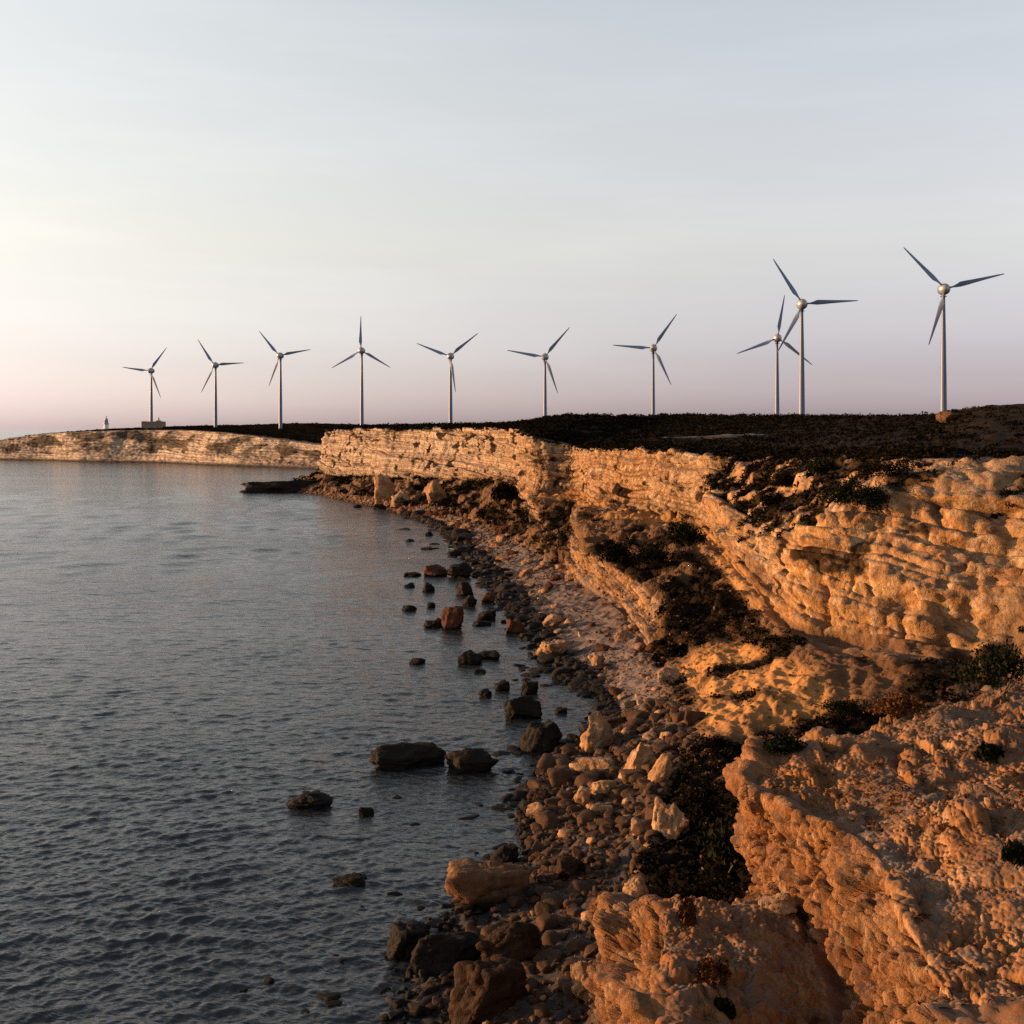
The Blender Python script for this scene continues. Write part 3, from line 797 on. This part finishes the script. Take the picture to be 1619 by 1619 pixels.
# (px, py of the foot, width px, height px, level z or None = on the beach, material, blocky, label)
ROCKS = [
 (487, 1279, 74, 25, 0, M_DARK, .5, 'lone black rock awash in the open water, farthest out to sea in the foreground'),
 (577, 1289, 26, 14, 0, M_DARK, .4, 'small black rock in the water just right of the lone black rock'),
 (555, 1400, 62, 13, 0, M_DARK, .4, 'barely awash dark rock off the big pale slab'),
 (643, 1215, 126, 36, 0, M_DARK, .5, 'long black whale backed rock lying in the water'),
 (747, 1222, 92, 40, 0, M_DARK, .7, 'black flat topped block in the water at the end of the whale backed rock'),
 (857, 1188, 74, 48, 0, M_DARK, .45, 'big rounded black boulder at the water edge beside the tall tan boulder'),
 (830, 1136, 64, 34, 0, M_DARK, .35, 'black hump shaped rock in the shallows behind the big rounded black boulder'),
 (887, 1128, 20, 12, 0, M_DARK, .4, 'small black rock between the hump shaped rock and the shore'),
 (770, 1102, 24, 15, 0, M_DARK, .4, 'round black rock alone in the water off the shingle cove'),
 (795, 1092, 26, 17, 0, M_DARK, .3, 'slanting black rock beside the round lone one'),
 (838, 1098, 30, 25, 0, M_DARK, .35, 'pointed black rock in the shallows off the shingle cove'),
 (659, 1050, 25, 10, 0, M_DARK, .7, 'small flat black rock isolated in the water, left of the double black reef'),
 (742, 1051, 38, 22, 0, M_DARK, .4, 'left lump of the double black reef'),
 (772, 1043, 42, 16, 0, M_DARK, .5, 'right lump of the double black reef, joined to the shore'),
 (757, 1064, 22, 9, 0, M_DARK, .4, 'little black rock just below the double black reef'),
 (716, 995, 36, 38, 0, M_RED, .75, 'upright red brown block standing in the water'),
 (692, 990, 22, 16, 0, M_RED, .7, 'low reddish block leaning against the upright block'),
 (684, 993, 32, 12, 0, M_DARK, .5, 'black rock shelf at the foot of the reddish blocks'),
 (760, 989, 32, 8, 0, M_DARK, .5, 'flat thin slab in the water right of the upright red brown block'),
 (811, 1002, 34, 26, 0, M_RED, .5, 'dark reddish boulder at the water edge level with the upright block'),
 (769, 981, 32, 18, 0, M_DARK, .45, 'dark boulder at the water edge behind the flat thin slab'),
 (646, 966, 28, 9, 0, M_DARK, .4, 'low black rock awash, farthest out on the upper reef'),
 (680, 961, 17, 9, 0, M_DARK, .4, 'tiny black rock in the middle of the upper reef'),
 (742, 959, 26, 18, 0, M_DARK, .4, 'black rock cluster lump near the shore above the flat slab'),
 (774, 954, 24, 18, 0, M_RED, .4, 'brown boulder on the shore edge beside the reef'),
 (732, 941, 34, 22, 0, M_DARK, .4, 'broad black rock near the shore in the upper reef'),
 (676, 936, 21, 14, 0, M_DARK, .4, 'black rock pair member, the rounder one of the upper reef'),
 (647, 929, 18, 8, 0, M_DARK, .4, 'small low black rock left of the rounder reef rock'),
 (651, 912, 30, 8, 0, M_DARK, .4, 'flat black rock awash left of the brown topped rock'),
 (687, 912, 36, 18, 0, M_RED, .4, 'brown topped rock in the shallows at the head of the reef'),
 (730, 914, 46, 24, 0, M_DARK, .4, 'wide black rock bank hugging the shore'),
 (717, 880, 22, 13, 0, M_DARK, .4, 'black rock beside the white foam line'),
 (679, 847, 12, 7, 0, M_DARK, .4, 'farthest small black rock near the beach end'),
 (648, 857, 14, 6, 0, M_DARK, .4, 'thin black rock strip in the distant shallows'),
 (600, 806, 34, 9, 0, M_DARK, .4, 'dark rock at the foot of the fallen pale blocks'),
 (565, 803, 16, 6, 0, M_DARK, .4, 'small dark rock off the headland foot'),
 (947, 1189, 58, 62, None, M_ROCK, .25, 'tall rounded tan boulder on the shore, sunlit and banded'),
 (920, 1180, 16, 22, None, M_RED, .3, 'small red brown rock leaning on the tall tan boulder'),
 (873, 992, 32, 24, None, M_PINK, .45, 'pale rounded boulder on the shingle beach'),
 (872, 1041, 56, 29, None, M_PINK, .45, 'pale grey boulder heap at the shore between the two shingle coves'),
 (945, 1052, 28, 21, None, M_PINK, .3, 'pink rounded boulder in the lower shingle cove'),
 (977, 1012, 20, 28, None, M_PINK, .6, 'tilted pale slab under the cliff foot'),
 (1058, 1078, 42, 22, None, M_PINK, .55, 'flat pale boulder at the foot of the orange slope'),
 (1000, 1228, 50, 54, None, M_PINK, .7, 'large tilted pale slab leaning towards the shore'),
 (1030, 1240, 30, 58, None, M_ROCK, .6, 'narrow sunlit slab standing beside the large tilted slab'),
 (955, 1262, 42, 28, None, M_ROCK, .75, 'sunlit square block below the tilted slabs'),
 (923, 1272, 30, 28, None, M_PINK, .5, 'pinkish boulder left of the sunlit square block'),
 (935, 1226, 78, 24, None, M_PINK, .7, 'broad flat slab behind the sunlit square block'),
 (857, 1268, 46, 20, None, M_BROWN, .6, 'reddish flat rock at the shore below the black boulder'),
 (850, 1293, 32, 22, None, M_ROCK, .7, 'small striped block at the shore in front of the reddish flat rock'),
 (948, 1290, 42, 20, None, M_PINK, .6, 'low grey block among rubble below the square block'),
 (899, 1389, 58, 32, None, M_BROWN, .5, 'red brown boulder right of the big pale slab'),
 (768, 1436, 146, 66, None, M_SLAB, .85, 'biggest pale slab, flat faced, tipped up at the shore'),
 (800, 1366, 52, 30, 0, M_DARK, .4, 'black wet rock behind the big pale slab'),
 (815, 1530, 118, 62, None, M_BROWN, .3, 'brown crusted boulder with a sunlit crest below the big slab'),
 (770, 1612, 130, 84, None, M_BROWN, .7, 'large dark brown slab at the bottom edge of the view'),
 (932, 1586, 62, 64, None, M_ROCK, .3, 'pointed orange boulder near the bottom under the front ledge'),
 (640, 1520, 74, 54, 0, M_DARK, .4, 'black seaweed covered rock at the water edge near the bottom'),
 (664, 1475, 30, 16, 0, M_DARK, .4, 'small black rock on top side of the seaweed covered rock'),
 (705, 1545, 120, 62, 0, M_DARK, .4, 'broad black wet rock between the seaweed rock and the crusted boulder'),
 (1060, 1330, 60, 62, None, M_ROCK, .35, 'orange boulder on the slope left of the dark hollow'),
 (1012, 1318, 34, 22, None, M_PINK, .5, 'pale rock at the slope foot left of the orange boulder'),
 (1004, 1420, 44, 30, None, M_PINK, .5, 'grey pale rock with a sunlit end under the dark hollow'),
 (1232, 1440, 62, 20, None, M_ROCK, .8, 'flat overhanging slab at the foot of the sunlit spur'),
 (605, 790, 34, 42, None, M_PINK, .6, 'tall pale block fallen from the headland cliff'),
 (630, 797, 34, 26, None, M_PINK, .5, 'pale block beside the tall fallen one on the headland shore'),
 (1502, 660, 44, 16, None, M_SLAB, .4, 'pale rock outcrop on the knoll at the foot of the large rightmost turbine'),
 (689, 790, 36, 34, None, M_PINK, .4, 'pale triangular block fallen at the beach end'),
]
for i, (px, py, w, h, lev, mat, blk, lab) in enumerate(ROCKS):
    if lev is None:
        if px > 1400 and py < 700:
            b = surf_at(px, py, 100, 330)
        elif py < 800:
            b = surf_at(px, py, 280)
        else:
            b = surf_at(px, py)
        b = b.copy()
    else:
        b = on_level(px, py, lev); b[2] = -.1
    d = b[1]
    W, Hh = w * d / F, h * d / F
    dep = W * rng.uniform(.65, .95) if w < 90 else W * .5
    o = rock('boulder', (b[0], b[1] + dep * .32, b[2] - .1 * Hh), W, Hh * 1.1, dep, 100 + i, mat, rz=rng.uniform(-.35, .35) if w < 100 else .22,
             tilt=(rng.uniform(-.08, .08), rng.uniform(-.1, .1) + (.5 if ('tilted' in lab and 'pale' in lab) or 'standing beside' in lab else 0)), sub=5 if w > 40 else 4, blocky=blk, ncut=14 if w < 100 else 5, rough=.12)
    tag(o, lab, 'rock')

# flat natural rock shelf reaching into the bay from the headland
sv = at(430, 781, 412.0)
v, f = rock_shape(900, 5, .85, 5, .16)
v = v * np.array([17.5, 9, 6.0]); v[:, 2] -= .2
o = mesh_obj('rock_shelf', v, f, M_DARK); o.location = (-88, 424, 0.2); o.rotation_euler = (0, 0, math.radians(12))
tag(o, 'long flat dark rock shelf reaching into the bay from the headland tip', 'rock')

# small loose rocks along the waterline and on the beach: each its own object
small_src = [rock_shape(500 + k, 3, .45, 7, .12) for k in range(8)]
small_mesh = {}
def small_rock(k, mat, loc, s, group, label, squash=(1, 1, .7)):
    key = (k, mat.name)
    if key not in small_mesh:
        v, f = small_src[k]
        o = mesh_obj('small_rock', v * np.array([.5, .42, .38]), f, mat); small_mesh[key] = o
    else:
        o = small_mesh[key].copy(); COL.objects.link(o)
    o.location = loc; o.scale = (s * squash[0], s * squash[1], s * squash[2]); o.rotation_euler = (rng.uniform(-.3, .3), rng.uniform(-.3, .3), rng.uniform(0, 6.3))
    tag(o, label, 'rock', group)
beach_idx = np.where((T > 1.0) & (T < 1.35) & (P[:, 1] > 42) & (P[:, 1] < 330))[0]
for n in range(190):
    k = beach_idx[rng.integers(len(beach_idx))]
    p = P[k]; d = p[1]
    s = rng.uniform(11, 44) ** 1.0 * d / F * (1 if d > 70 else .8)
    off = -abs(rng.normal(0, 3.2)) if rng.random() < .6 else rng.uniform(-.5, 2)
    x = p[0] + off
    z = max(-.15 * s, ground_z(x, p[1]) if off > 0 else -.12 * s)
    small_rock(int(rng.integers(8)), M_DARK, (x, p[1], z), s, 'small black rocks along the waterline', 'small black wet rock scattered along the waterline of the beach', (1.15, 1, .5))
beach2 = np.where((T > 1.35) & (T < 2.15) & (P[:, 1] > 44) & (P[:, 1] < 300) & (PIXX > 600))[0]
for n in range(106):
    k = beach2[rng.integers(len(beach2))]
    p = P[k]; d = p[1]
    s = rng.uniform(9, 28) * d / F
    m = [M_PINK, M_ROCK, M_RED, M_PINK][int(rng.integers(4))]
    small_rock(int(rng.integers(8)), m, (p[0], p[1], p[2] + .1 * s), s, 'loose pale rocks on the beach', 'loose rock lying among the shingle between waterline and cliff foot')

# finer rubble nobody could count
def scatter_mesh(name, idx, size_fn, srcs, mat, label):
    Vs, Fs, o = [], [], 0
    for k in idx:
        v, f = srcs[int(rng.integers(len(srcs)))]
        s = size_fn(P[k])
        a = rng.uniform(0, 6.28); c, sn = math.cos(a), math.sin(a)
        q = v * s * np.array([1, rng.uniform(.6, 1), rng.uniform(.45, .8)])
        q = np.stack([q[:, 0] * c - q[:, 1] * sn, q[:, 0] * sn + q[:, 1] * c, q[:, 2]], 1) + P[k] + np.array([0, 0, .15 * s])
        Vs.append(q); Fs.append(f + o); o += len(v)
    ob = mesh_obj(name, np.concatenate(Vs), np.concatenate(Fs), mat, smooth=False)
    tag(ob, label, 'shingle', kind='stuff')
    return ob
st_src = [rock_shape(700 + k, 2, .5, 7, .08) for k in range(8)]
bi = np.where((T > 1.05) & (T < 2.25) & (P[:, 1] > 38) & (P[:, 1] < 440) & (PIXX < 1150))[0]
pb = np.where(P[bi, 1] < 76, .45, 1.0); pb /= pb.sum()
scatter_mesh('shingle', rng.choice(bi, 12000, replace=False, p=pb), lambda p: min(9, 1.6 * math.exp(rng.normal(0, .55))) * p[1] / F * .75, st_src, M_STONE, 'grey brown shingle and rubble covering the beach')
M_RUBBLE = make_rock_mat('dark_rubble', .66, (.58, .47, .40), disp=.06, scale=2.5)
rb_src = [rock_shape(760 + k, 3, .65, 16, .05) for k in range(8)]
ri = np.where((T > 1.0) & (T < 2.2) & (P[:, 1] > 38) & (P[:, 1] < 92) & (PIXX > 560))[0]
scatter_mesh('shore_rubble', rng.choice(ri, 3600, replace=False), lambda p: min(26, 5.0 * math.exp(rng.normal(0, .6))) * p[1] / F, rb_src, M_RUBBLE, 'dense dark angular rubble along the near shore')
re_ = np.where((T > .93) & (T < 1.35) & (P[:, 1] > 84) & (P[:, 1] < 300))[0]
scatter_mesh('reef_stones', rng.choice(re_, 2200, replace=False), lambda p: min(20, 4.0 * math.exp(rng.normal(0, .55))) * p[1] / F, rb_src, M_DARK, 'ragged band of small black stones along the waterline')
ti = np.where((((T > 2.25) & (T < 3.9)) | ((T > 5.0) & (T < 6.9) & (P[:, 1] < 72))) & (P[:, 1] > 36) & (P[:, 1] < 200) & (PIXX < 1700))[0]
scatter_mesh('slope_rubble', rng.choice(ti, 5000, replace=False), lambda p: rng.uniform(1.2, 4.0) ** 1.2 * p[1] / F * .75, st_src, M_STONE, 'loose stones littering the slopes and spur top')

# ------------------------------------------------------------------ dirt track on the plateau
tr = []
for k, px in enumerate(np.linspace(1046, 1212, 40)):
    d = 226 + 2.2 * math.sin(k * .15) + k * .05
    x = (px - CX) / F * d
    tr.append((x, d))
tv, tf = [], []
for (x, y) in tr:
    z0 = max(ground_z(x, y - 1.8), ground_z(x, y)) + .30; z1 = max(z0, ground_z(x, y + 2.2) + .30)
    tv += [(x, y - 1.9, z0), (x, y + 2.4, z1), (x, y + 2.6, z1 - 1.2), (x, y - 2.1, z0 - 1.2)]
for k in range(len(tr) - 1):
    a, b = 4 * k, 4 * k + 4
    tf += [[a, b, b + 1, a + 1], [a + 1, b + 1, b + 2, a + 2], [a + 3, b + 3, b, a]]
tr_o = mesh_obj('path', tv, tf, M_PATH); tag(tr_o, 'pale dirt track along the plateau', kind='structure')
TRX = np.array(tr)

# ------------------------------------------------------------------ scrub
def clump_src(seed, n, leaf):
    r = np.random.default_rng(seed)
    th = r.uniform(0, 2 * PI, n); u = r.uniform(-.15, 1, n)
    rad_ = r.uniform(.55, 1.0, n) * (1 + .25 * np.sin(3 * th + seed))
    c = np.stack([np.cos(th) * np.sqrt(np.maximum(0, 1 - u * u)) * rad_, np.sin(th) * np.sqrt(np.maximum(0, 1 - u * u)) * rad_, u * rad_ * .75], 1)
    a = r.normal(size=(n, 3)); a /= np.linalg.norm(a, axis=1, keepdims=True)
    b = np.cross(a, r.normal(size=(n, 3))); b /= np.linalg.norm(b, axis=1, keepdims=True)
    l = leaf * r.uniform(.6, 1.4, (n, 1))
    V = np.stack([c + a * l, c + b * l * .55, c - a * l * .8, c - b * l * .55], 1).reshape(-1, 3)
    Fq = np.arange(4 * n).reshape(n, 4)
    return V, Fq

def scrub(name, pts, sizes, n, leaf, mat, label, nsrc=10, flat=1.0):
    srcs = [clump_src(40 + k, n, leaf) for k in range(nsrc)]
    Vs, Fs, o = [], [], 0
    for p, s in zip(pts, sizes):
        v, f = srcs[int(rng.integers(nsrc))]
        a = rng.uniform(0, 6.28); c, sn = math.cos(a), math.sin(a)
        q = v * s * np.array([1, 1, flat * rng.uniform(.7, 1.2)])
        q = np.stack([q[:, 0] * c - q[:, 1] * sn, q[:, 0] * sn + q[:, 1] * c, q[:, 2]], 1) + p
        Vs.append(q); Fs.append(f + o); o += len(v)
    ob = mesh_obj(name, np.concatenate(Vs), np.concatenate(Fs), mat)
    tag(ob, label, 'scrub', kind='stuff')
    return ob

vis = (P[:, 1] > 30) & (PIXX > -60) & (PIXX < 1700)
pl = np.where((A['plat'] > .5) & (T < 7.3) & vis & (P[:, 1] > 76))[0]
onpath = np.zeros(len(pl), bool)
for x, y in TRX[::2]:
    onpath |= (np.abs(P[pl, 0] - x) < 4) & (P[pl, 1] > y - 9) & (P[pl, 1] < y + 3)
pl = pl[~onpath]
sel = rng.choice(pl, 11000, replace=False)
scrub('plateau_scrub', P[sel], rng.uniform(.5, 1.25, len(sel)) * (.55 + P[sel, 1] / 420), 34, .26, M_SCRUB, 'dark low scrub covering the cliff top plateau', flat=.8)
tl = np.where((A['tal'] > .3) & (A['veg'] > .45) & vis & (P[:, 1] > 74))[0]
sel = rng.choice(tl, min(3400, len(tl)), replace=False)
rl = np.where((A['rim'] > .5) & vis)[0]
sel = np.concatenate([sel, rng.choice(rl, min(900, len(rl)), replace=False)])
hl = np.where((A['hollow'] > .6) & vis)[0]
sel = np.concatenate([sel, rng.choice(hl, min(900, len(hl)), replace=False)])
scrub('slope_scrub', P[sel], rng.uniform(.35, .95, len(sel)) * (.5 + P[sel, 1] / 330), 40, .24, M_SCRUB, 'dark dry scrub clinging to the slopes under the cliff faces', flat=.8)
# ragged fringe along the cliff edge
fr = np.where((T > 4.97) & (T < 5.25) & vis & (P[:, 1] > 92))[0]
fr = fr[perlin(P[fr] / 11) > -.1]
sel = rng.choice(fr, min(1200, len(fr)), replace=False)
scrub('edge_scrub', P[sel], rng.uniform(.3, .8, len(sel)) * (.5 + P[sel, 1] / 330), 30, .26, M_SCRUB, 'dark scrub fringe hanging over the cliff edge', flat=.8)
p2i = np.where((A2['plat'] > .5) & (T2 < 7.3))[0]
sel = rng.choice(p2i, 2600, replace=False)
scrub('headland_scrub', P2[sel], rng.uniform(.7, 1.7, len(sel)), 22, .3, M_SCRUB, 'dark scrub blanket on top of the far headland', flat=.7)

tf_ = np.where((A['near'] > .5) & (T > 5.02) & (T < 6.9) & (P[:, 1] < 75) & vis)[0]
sel = rng.choice(tf_, 260, replace=False)
scrub('dry_tufts', P[sel], rng.uniform(.08, .30, len(sel)), 26, .30, M_RUST, 'small dry plant tufts dotted over the gravel top of the spur', flat=.9)
# ------------------------------------------------------------------ single shrubs
def shrub(px, py, wpx, hpx, mat, label, d=None, n=2400, leaf=.10):
    b = surf_at(px, py) if d is None else at(px, py, d)
    dd = b[1]
    W, Hh = wpx * dd / F, hpx * dd / F
    e = empty('shrub', (b[0], b[1], b[2] - .15))
    tag(e, label, 'shrub')
    r = np.random.default_rng(int(px * 7 + py))
    Vs, Fs, o = [], [], 0
    nl = 9
    for k in range(nl):
        a = r.uniform(0, 2 * PI); q = r.uniform(0, .62)
        c = np.array([math.cos(a) * q * W / 2, math.sin(a) * q * W / 2 * .8, r.uniform(.18, .55) * Hh])
        v, f = clump_src(int(r.integers(1e6)), n // nl, leaf / max(.2, .3 * W) * 1.0 * max(1, dd / 90))
        Vs.append(v * np.array([.27 * W, .25 * W, .48 * Hh]) * r.uniform(.75, 1.2) + c); Fs.append(f + o); o += len(v)
    mesh_obj('foliage', np.concatenate(Vs), np.concatenate(Fs), mat, e)
    sv, sf = [], []
    for k in range(5):
        a = r.uniform(0, 2 * PI)
        tip = Vector((math.cos(a) * W * .3, math.sin(a) * W * .25, Hh * .45))
        o = len(sv)
        for (rr, tt) in ((.05, 0.0), (.02, 1.0)):
            for j in range(5):
                sv.append((tip.x * tt + rr * math.cos(j * 1.2566), tip.y * tt + rr * math.sin(j * 1.2566), tip.z * tt))
        sf += [[o + j, o + (j + 1) % 5, o + 5 + (j + 1) % 5, o + 5 + j] for j in range(5)]
    mesh_obj('stem', sv, sf, M_STEM, e)

SHRUBS = [
 (1085, 872, 66, 66, M_GREEN, 'black green bush filling the notch beside the vertical pale cliff'),
 (1040, 905, 90, 50, M_SCRUB, 'dark bush mass on the slope just below the notch bush'),
 (975, 890, 60, 40, M_SCRUB, 'dark bush on the slope under the orange bed'),
 (795, 795, 52, 48, M_SCRUB, 'dark rounded bush under the shaded grey block of the cliff'),
 (1585, 1095, 130, 100, M_GREEN, 'largest dark bush in the gully at the right edge under the cliff'),
 (1420, 1135, 110, 52, M_RUST, 'reddish dark bush at the head of the spur in front of the gully'),
 (1340, 1130, 80, 34, M_GREEN, 'low dark bush left of the reddish gully bush'),
 (1235, 1185, 76, 36, M_GREEN, 'dark green bush below the orange sand slope'),
 (1130, 1190, 90, 40, M_SCRUB, 'brown bush on the slope left of the green gully bush'),
 (1130, 1545, 66, 34, M_RUST, 'dark reddish bush on the low front ledge'),
 (1560, 1200, 46, 30, M_GREEN, 'lone small bush on the gravel top of the spur'),
 (1604, 1362, 40, 40, M_GREEN, 'dark bush at the right edge on the spur slope'),
 (1085, 1460, 30, 44, M_RUST, 'thin dry rust coloured plant in the dark hollow'),
 (1150, 1380, 110, 110, M_GREEN, 'black bush filling the shaded hollow left of the spur'),
 (1110, 1300, 80, 60, M_SCRUB, 'dark brown bush at the top of the shaded hollow'),
 (1600, 808, 44, 46, M_GREEN, 'dark bush on the upper cliff face at the right edge'),
 (1575, 818, 24, 18, M_GREEN, 'small dark tuft on the cliff face beside the right edge bush'),
 (1330, 800, 80, 56, M_GREEN, 'dark bush tumbling down the rubble slope below the cliff rim'),
 (1400, 760, 80, 46, M_SCRUB, 'dark bush at the cliff rim above the tumbling one'),
 (1240, 770, 60, 30, M_SCRUB, 'dark bush patch on the rubble slope under the low rim rocks'),
 (1385, 815, 74, 60, M_GREEN, 'largest dark bush on the rubble slope, right of the tumbling one'),
 (1300, 752, 56, 34, M_GREEN, 'dark bush directly under the low rim rocks'),
 (1215, 800, 40, 26, M_SCRUB, 'small dark bush at the left end of the rubble slope'),
 (1148, 1600, 34, 30, M_GREEN, 'small dark bush in a crevice at the bottom of the front ledge'),
]
for s in SHRUBS: shrub(*s)

# ------------------------------------------------------------------ sky, sun, camera
SUN_AZ, SUN_EL = math.radians(-79), math.radians(7)     # azimuth from +y, negative = left
w = bpy.data.worlds.new('World'); scene.world = w; w.use_nodes = True
nt = w.node_tree; bg = nt.nodes['Background']
sky = nt.nodes.new('ShaderNodeTexSky'); sky.sky_type = 'NISHITA'; sky.sun_disc = False
sky.sun_elevation = SUN_EL; sky.sun_rotation = SUN_AZ
sky.altitude = 0; sky.air_density = 1.0; sky.dust_density = 1.0; sky.ozone_density = 1.5
def wn(typ, **kw):
    n = nt.nodes.new(typ)
    for k, v in kw.items(): setattr(n, k, v)
    return n
tc = wn('ShaderNodeTexCoord'); sx = wn('ShaderNodeSeparateXYZ'); nt.links.new(tc.outputs['Generated'], sx.inputs[0])
hs = wn('ShaderNodeHueSaturation'); hs.inputs['Saturation'].default_value = .5
gm = wn('ShaderNodeGamma'); gm.inputs[1].default_value = .82
nt.links.new(sky.outputs[0], gm.inputs[0]); nt.links.new(gm.outputs[0], hs.inputs['Color'])
def ramp_node(stops):
    r = wn('ShaderNodeValToRGB'); nt.links.new(sx.outputs[2], r.inputs[0])
    e = r.color_ramp.elements
    e[0].position, e[0].color = stops[0][0], (*stops[0][1], 1)
    e[1].position, e[1].color = stops[-1][0], (*stops[-1][1], 1)
    for p_, c_ in stops[1:-1]:
        q = e.new(p_); q.color = (*c_, 1)
    return r.outputs[0]
r_sun = ramp_node([(0.0, (.74, .67, .84)), (.06, (.83, .76, .85)), (.16, (1.05, .925, .845)), (.34, (1.17, 1.075, .98)), (.7, (.8, .82, .85))])
r_anti = ramp_node([(0.0, (.57, .51, .73)), (.06, (.68, .61, .77)), (.16, (1.06, .935, .915)), (.34, (1.16, 1.075, 1.045)), (.7, (.8, .82, .85))])
dp = wn('ShaderNodeVectorMath', operation='DOT_PRODUCT'); nt.links.new(tc.outputs['Generated'], dp.inputs[0])
dp.inputs[1].default_value = (math.sin(SUN_AZ), math.cos(SUN_AZ), 0)
mz = wn('ShaderNodeMapRange', interpolation_type='SMOOTHSTEP'); nt.links.new(dp.outputs['Value'], mz.inputs[0])
for i_, v_ in enumerate((-.3, .6, 0, 1)): mz.inputs[1 + i_].default_value = v_
mt = wn('ShaderNodeMix', data_type='RGBA'); nt.links.new(mz.outputs[0], mt.inputs[0])
nt.links.new(r_anti, mt.inputs[6]); nt.links.new(r_sun, mt.inputs[7])
mx = wn('ShaderNodeMix', data_type='RGBA', blend_type='MULTIPLY'); mx.inputs[0].default_value = 1
nt.links.new(hs.outputs[0], mx.inputs[6]); nt.links.new(mt.outputs[2], mx.inputs[7])
# faint streaky cirrus
mp = wn('ShaderNodeMapping'); nt.links.new(tc.outputs['Generated'], mp.inputs[0]); mp.inputs['Scale'].default_value = (1.6, 1.6, 12)
no = wn('ShaderNodeTexNoise'); nt.links.new(mp.outputs[0], no.inputs['Vector']); no.inputs['Scale'].default_value = 2.0; no.inputs['Detail'].default_value = 7
no.inputs['Roughness'].default_value = .6
mr = wn('ShaderNodeMapRange'); nt.links.new(no.outputs['Fac'], mr.inputs[0])
for i_, v_ in enumerate((.46, .66, .984, 1.02)): mr.inputs[1 + i_].default_value = v_
m2 = wn('ShaderNodeMix', data_type='RGBA', blend_type='MULTIPLY'); m2.inputs[0].default_value = 1
nt.links.new(mx.outputs[2], m2.inputs[6]); nt.links.new(mr.outputs[0], m2.inputs[7])
nt.links.new(m2.outputs[2], bg.inputs['Color']); bg.inputs['Strength'].default_value = .15

sd = Vector((math.sin(SUN_AZ) * math.cos(SUN_EL), math.cos(SUN_AZ) * math.cos(SUN_EL), math.sin(SUN_EL)))
ld = bpy.data.lights.new('sun', 'SUN'); ld.energy = 4.2; ld.angle = math.radians(.6); ld.color = (1.0, .56, .25)
lo = bpy.data.objects.new('sun', ld); COL.objects.link(lo)
lo.rotation_euler = (-sd).to_track_quat('-Z', 'Y').to_euler(); lo.location = sd * 300 + Vector((0, 0, 60))

cam = bpy.data.cameras.new('camera'); co = bpy.data.objects.new('camera', cam); COL.objects.link(co)
co.location = (0, 0, EYE); co.rotation_euler = (PI / 2, 0, 0)
cam.sensor_width = 36; cam.lens = F / 1619 * 36
cam.shift_y = -(1619 / 2 - HOR) / 1619
cam.clip_start = .1; cam.clip_end = 40000
scene.camera = co
scene.view_settings.view_transform = 'Standard'; scene.view_settings.look = 'None'
scene.view_settings.exposure = 1.4; scene.view_settings.gamma = 1
scene.cycles.use_denoising = False
scene.cycles.max_bounces = 5
